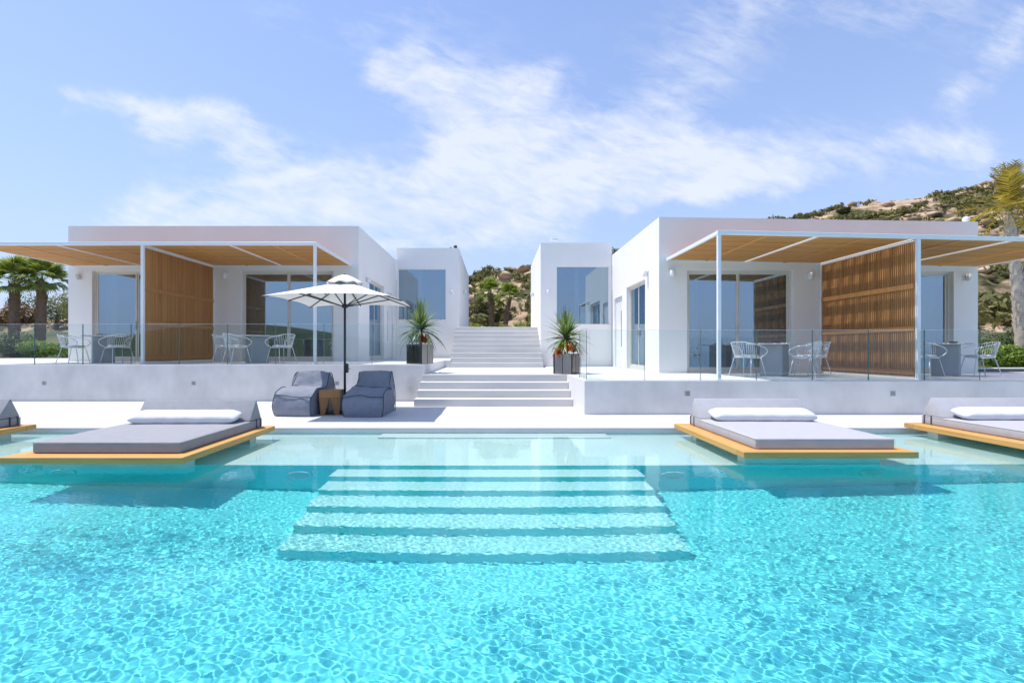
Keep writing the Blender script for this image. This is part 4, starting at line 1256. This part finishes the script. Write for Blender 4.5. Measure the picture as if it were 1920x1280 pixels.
def palm(label, x, y, z, h, lean, r, kind, n, R, seed, bark='bark', mt='palm_leaf', up=85, down=-45):
    rs = random.Random(seed); t = thing('palm_tree', label, 'palm', (x, y, z), 0, 'palms around the villas')
    k = 26; pts = []; rad = []
    for i in range(k + 1):
        s_ = i / k; pts.append((lean[0] * s_ ** 1.3, lean[1] * s_, h * s_ - .15)); rad.append(r * (1.2 - .25 * s_) * (1.07 if i % 2 else .95) + ((r * .18 if kind == 'fan' else -r * .55 * (s_ - .85) / .15) if s_ > .85 else 0))
    B().tube(pts, rad, 12).out('trunk', M[bark], t, angle=60)
    q = B()
    for i in range(110):                        # stubs of old leaf bases
        s_ = rs.uniform(.25, 1.0); a = rs.uniform(0, 2 * pi); p = Vector((lean[0] * s_ ** 1.3, lean[1] * s_, h * s_ - .15)); d = Vector((cos(a), sin(a), .9))
        q.tube([p + Vector((cos(a), sin(a), 0)) * r * .95, p + d * (r * 1.0 + .06)], [.035, .012], 4)
    q.out('leaf_bases', M[bark], t, kind='stuff')
    ms = []
    for i in range(4):
        me = fan_frond(R, 22, 2.6, seed * 5 + i) if kind == 'fan' else pinnate_frond(R, 20, seed * 5 + i, .25 + .25 * i)
        me.materials.append(M[mt]); ms.append(me)
    top = Vector((lean[0], lean[1], h - .12))
    for i in range(n):
        e = i / n; el = radians(up + (down - up) * e + rs.uniform(-8, 8)); az = i * 2.39996 + rs.uniform(-.3, .3)
        if kind != 'fan': el = radians(87 + rs.uniform(-5, 5) if e < .45 else 48 - 150 * (e - .45) + rs.uniform(-8, 8))
        o = link('frond', ms[rs.randrange(4)], t); o.location = top
        o.rotation_euler = (Matrix.Rotation(az, 3, 'Z') @ Matrix.Rotation(el, 3, 'X') @ Matrix.Rotation(rs.uniform(-.4, .4), 3, 'Y')).to_euler()
        s_ = rs.uniform(.85, 1.12); o.scale = (s_, s_, s_)
    return t


gz = lambda x, y: float(ground_z(np.array([float(x)]), np.array([float(y)]))[0])
palm('fan palm at the far left edge, outer one of the pair beside left villa', -23.9, 24.0, gz(-23.9, 24), 3.45, (0, 0), .19, 'fan', 34, 1.22, 2, up=88, down=-28)
palm('fan palm closer to the white wall of left villa', -23.0, 24.4, gz(-23, 24.4), 3.50, (.12, 0), .19, 'fan', 34, 1.22, 3, up=88, down=-28)
palm('left palm of the pair at the top of the stairs', -.17, 32.0, gz(0, 32), 2.75, (-.12, 0), .13, 'fan', 28, 1.0, 4, up=88, down=-25)
palm('right leaning palm of the pair at the top of the stairs', .62, 31.0, gz(0, 31), 2.35, (.32, 0), .12, 'fan', 26, .95, 5, up=88, down=-25)
palm('tall pale trunked palm with golden upright fronds beyond the right pergola', 17.5, 16.0, .7, 5.3, (-.44, 0), .14, 'pinnate', 44, 1.6, 6, 'bark_pale', 'palm_gold', 92, -10)


for i, (x, y, rad, mt, lb) in enumerate((
        (-31.9, 32, (1.7, 1.6, 1.2), 'rust_leaf', 'rusty brown bush at the far left edge behind the palms'),
        (-28.2, 34, (2.4, 2.2, 1.6), 'olive_leaf', 'round olive tree between the two left palm trunks'),
        (-25.6, 31, (2.0, 1.8, 1.5), 'olive_leaf', 'olive tree right behind the inner left palm'),
        (-24.2, 36, (3.2, 2.4, 1.9), 'dark_leaf', 'dark evergreen bush next to the left villa wall'),
        (-34.5, 38, (3.6, 2.6, 2.1), 'dark_leaf', 'dark tree farthest left in the distance'),
        (-29.5, 42, (4.2, 2.6, 2.2), 'olive_leaf', 'wide olive tree far behind the left palms'))):
    bush('olive_tree', lb, 'tree', x, y, gz(x, y), rad, 3200, .10, M[mt], 40 + i, 'trees left of the villas', True, .3)
for i, (x, y, rad, mt, lb) in enumerate((
        (-20.6, 21.8, (1.3, .7, .55), 'bright_leaf', 'bright green shrub behind the left end of glass railing'),
        (-18.6, 21.9, (1.1, .7, .62), 'bright_leaf', 'bright low shrub below the left palms'),
        (-22.4, 22.6, (1.6, .9, .8), 'dark_leaf', 'darker shrub at the lower left edge'),
        (-16.8, 22.2, (1.2, .8, .75), 'olive_leaf', 'olive shrub touching the left villa corner'))):
    bush('garden_shrub', lb, 'shrub', x, y, gz(x, y), rad, 2600, .055, M[mt], 60 + i, 'shrubs in the left garden', False)
for i, (x, y, rad, mt, lb) in enumerate((
        (1.55, 29.6, (.75, .5, .45), 'yellow_leaf', 'yellow flowering shrub at the stair top, right side'),
        (-1.35, 30.0, (.7, .5, .35), 'yellow_leaf', 'low yellow shrub at the stair top, left side'),
        (.55, 29.7, (.4, .35, .28), 'yellow_leaf', 'small yellow shrub between the two stair palms'))):
    bush('flowering_shrub', lb, 'shrub', x, y, gz(x, y), rad, 1500, .04, M[mt], 70 + i, 'yellow shrubs at the stair top', False)
for i, (x, y, rad, mt, lb) in enumerate((
        (16.2, 17.5, (1.6, .8, .95), 'dark_leaf', 'dark green hedge behind the right terrace corner'),
        (19.2, 17.9, (1.9, .8, 1.0), 'dark_leaf', 'dark green hedge behind the pale palm trunk'),
        (15.4, 14.5, (1.15, .6, .50), 'bright_leaf', 'clipped bright hedge behind the rightmost armchair'),
        (17.4, 14.6, (1.3, .6, .55), 'bright_leaf', 'clipped bright hedge at the right edge under the palm'))):
    bush('hedge', lb, 'hedge', x, y, gz(x, y), rad, 5200, .045, M[mt], 80 + i, 'hedges beside the right terrace', False, 0, 14)

# stones on the garden bank above the stairs and scrub over the hill
rg = np.random.default_rng(3)


def stones(name, xs, ys, zf, n, s0, s1, seed, m):
    rg_ = np.random.default_rng(seed); bm = bmesh.new(); bmesh.ops.create_icosphere(bm, subdivisions=1, radius=1)
    bv = np.array([v.co[:] for v in bm.verts]); bf = np.array([[v.index for v in f.verts] for f in bm.faces]); bm.free()
    V, F = [], []
    x = rg_.uniform(*xs, n); y = rg_.uniform(*ys, n); z = zf(x, y); s_ = s0 * (s1 / s0) ** rg_.uniform(0, 1, n) ** 2.5
    for i in range(n):
        a = rg_.uniform(0, 6.28); R = np.array([[cos(a), -sin(a), 0], [sin(a), cos(a), 0], [0, 0, 1]])
        p = (bv * rg_.uniform(.7, 1.3, (len(bv), 1)) * np.array([1, .8, .45]) * s_[i]) @ R.T + np.array([x[i], y[i], z[i] + s_[i] * .2])
        F.append(bf + len(V) * len(bv)); V.append(p)
    raw(name, np.concatenate(V), np.concatenate(F), m, kind='stuff')


stones('bank_rubble', (-5, 6), (28.9, 34.5), ground_z, 900, .05, .28, 4, M['stone'])
stones('hillside_boulders', (-20, 140), (38, 108), hill_z, 2600, .25, 1.7, 6, M['rock'])


def scrub(n, xs, ys, seed, smin, smax, zf, name):
    rg_ = np.random.default_rng(seed); V = []; k = 0
    x = rg_.uniform(*xs, n * 3); y = ys[0] + (ys[1] - ys[0]) * rg_.uniform(0, 1, n * 3)
    dens = fbm(x * .07, y * .10, 4, 33); keep = dens > .47
    x, y = x[keep][:n], y[keep][:n]; z = zf(x, y); base, _ = leaf_cloud((0, 0, .42), (1, 1, .6), 62, .22, seed, 6)
    base2, _ = leaf_cloud((0, 0, .42), (1, 1, .6), 62, .22, seed + 1, 5)
    for i in range(len(x)):
        s_ = rg_.uniform(smin, smax); a = rg_.uniform(0, 6.28); bb = base if i % 2 else base2
        p = bb * s_ * np.array([1, 1, rg_.uniform(.7, 1.2)]); c, q = cos(a), sin(a)
        V.append(np.stack([p[:, 0] * c - p[:, 1] * q + x[i], p[:, 0] * q + p[:, 1] * c + y[i], p[:, 2] + z[i] - .1 * s_], 1))
    V = np.concatenate(V); raw(name, V, np.arange(len(V)).reshape(-1, 4), M['scrub'], kind='stuff')


scrub(4200, (-30, 170), (37, 112), 12, .7, 2.1, hill_z, 'hillside_scrub')
scrub(90, (-7, 9), (34.5, 46), 15, .8, 1.7, hill_z, 'bank_scrub')

# small roof fittings
q = B(); q.lathe([(.05, 0), (.05, .02), (.02, .03), (.02, .05)], 10); q.lathe([(.012, .05), (.07, .07), (.085, .12), (.06, .17), (.01, .19)], 12)
tag(q.out('roof_lamp', M['dark_metal'], None, smooth=True, loc=(-1.72, 21.0, 5.62)), 'dark round fitting on the roof edge of the left rear wing', 'roof lamp')
q = B(); q.lathe([(.04, 0), (.04, .015), (.012, .02), (.012, .04), (.04, .05), (.045, .08), (.01, .1)], 10)
tag(q.out('roof_sensor', M['dark_metal'], None, smooth=True, loc=(-1.92, 21.0, 5.62)), 'tiny dark fitting left of the round one on the left roof', 'roof sensor')
q = B(); q.lathe([(.05, 0), (.05, .02), (.015, .03), (.015, .12)], 10); q.obox((.03, -.02, .15), (.26, .08, .08), radians(15), .01)
tag(q.out('roof_camera', M['white_metal'], None, loc=(2.12, 17.45, 5.09)), 'small white camera on the roof edge of the right rear wing', 'camera')
q = B(); q.lathe([(.05, 0), (.05, .02), (.02, .03), (.06, .05), (.085, .10), (.06, .15), (.01, .17)], 14)
tag(q.out('roof_lamp', M['white_metal'], None, smooth=True, loc=(12.2, 12.5, 4.53)), 'white globe on the outer roof corner of right villa', 'roof lamp')


# ------------------------------------------------------------------ pool water (real ripples: they bend the view and focus the sun)
def water():
    rg_ = np.random.default_rng(4)
    xs = lin((-16.995, -6.1, 80), (-6.1, 6.1, 1400), (6.1, 16.995, 81)); ys = lin((-5.995, 1.35, 50), (1.35, 4.6, 430), (4.6, 7.742, 210))
    X, Y = np.meshgrid(xs, ys); Z = np.zeros_like(X)
    for i in range(80):
        lam = math.exp(rg_.uniform(math.log(.036), math.log(.08))); k = 2 * pi / lam; th = rg_.normal(radians(70), radians(55))
        a = AMP * (lam / .10) ** 1.4
        Z += a * np.sin(k * (X * cos(th) + Y * sin(th)) + rg_.uniform(0, 6.28) + 1.3 * np.sin(X * rg_.uniform(.4, 1.2) + Y * rg_.uniform(.4, 1.2)))
    for i in range(12):
        lam = rg_.uniform(.28, .7); k = 2 * pi / lam; th = rg_.uniform(0, 2 * pi)
        Z += .0045 / k / 2.4 * np.sin(k * (X * cos(th) + Y * sin(th)) + rg_.uniform(0, 6.28))
    calm = .45 + .55 * sstep((6.6 - Y) / 2.2)
    gust = .35 + 1.35 * fbm(X * .55 + 4, Y * .75, 3, 8)
    Z = Z * calm * gust - .07
    v = np.stack([X, Y, Z], -1).reshape(-1, 3); nx, ny = len(xs), len(ys); idx = np.arange(nx * ny).reshape(ny, nx)
    f = np.stack([idx[:-1, :-1], idx[:-1, 1:], idx[1:, 1:], idx[1:, :-1]], -1).reshape(-1, 4)
    b0 = len(v); ring = np.concatenate([idx[0, :], idx[1:, -1], idx[-1, -2::-1], idx[-2:0:-1, 0]]); vb = v[ring].copy(); vb[:, 2] = -1.6
    nr = len(ring); j = np.arange(nr); j2 = (j + 1) % nr
    side = np.stack([ring[j], b0 + j, b0 + j2, ring[j2]], -1)
    me = bpy.data.meshes.new('pool_water'); allv = np.concatenate([v, vb]); faces = np.concatenate([f, side]); nf = len(faces)
    me.vertices.add(len(allv)); me.vertices.foreach_set('co', allv.astype(np.float32).ravel())
    me.loops.add(nf * 4 + nr); me.polygons.add(nf + 1)
    me.loops.foreach_set('vertex_index', np.concatenate([faces.ravel(), (b0 + np.arange(nr))[::-1]]).astype(np.int32))
    me.polygons.foreach_set('loop_start', (np.arange(nf + 1) * 4).astype(np.int32))
    me.update(calc_edges=True); me.materials.append(M['water']); me.shade_smooth()
    o = link('pool_water', me, kind='structure'); o.cycles.is_caustics_caster = True
    # the body of water that soaks up red light, closed just above the crests
    w = B().box((-16.99, -5.99, -1.75), (16.99, 7.738, -.042)).out('water_body', M['water_vol'], o, kind='structure')
    for r in recv: r.cycles.is_caustics_receiver = True
    return o


AMP = .000073
water()
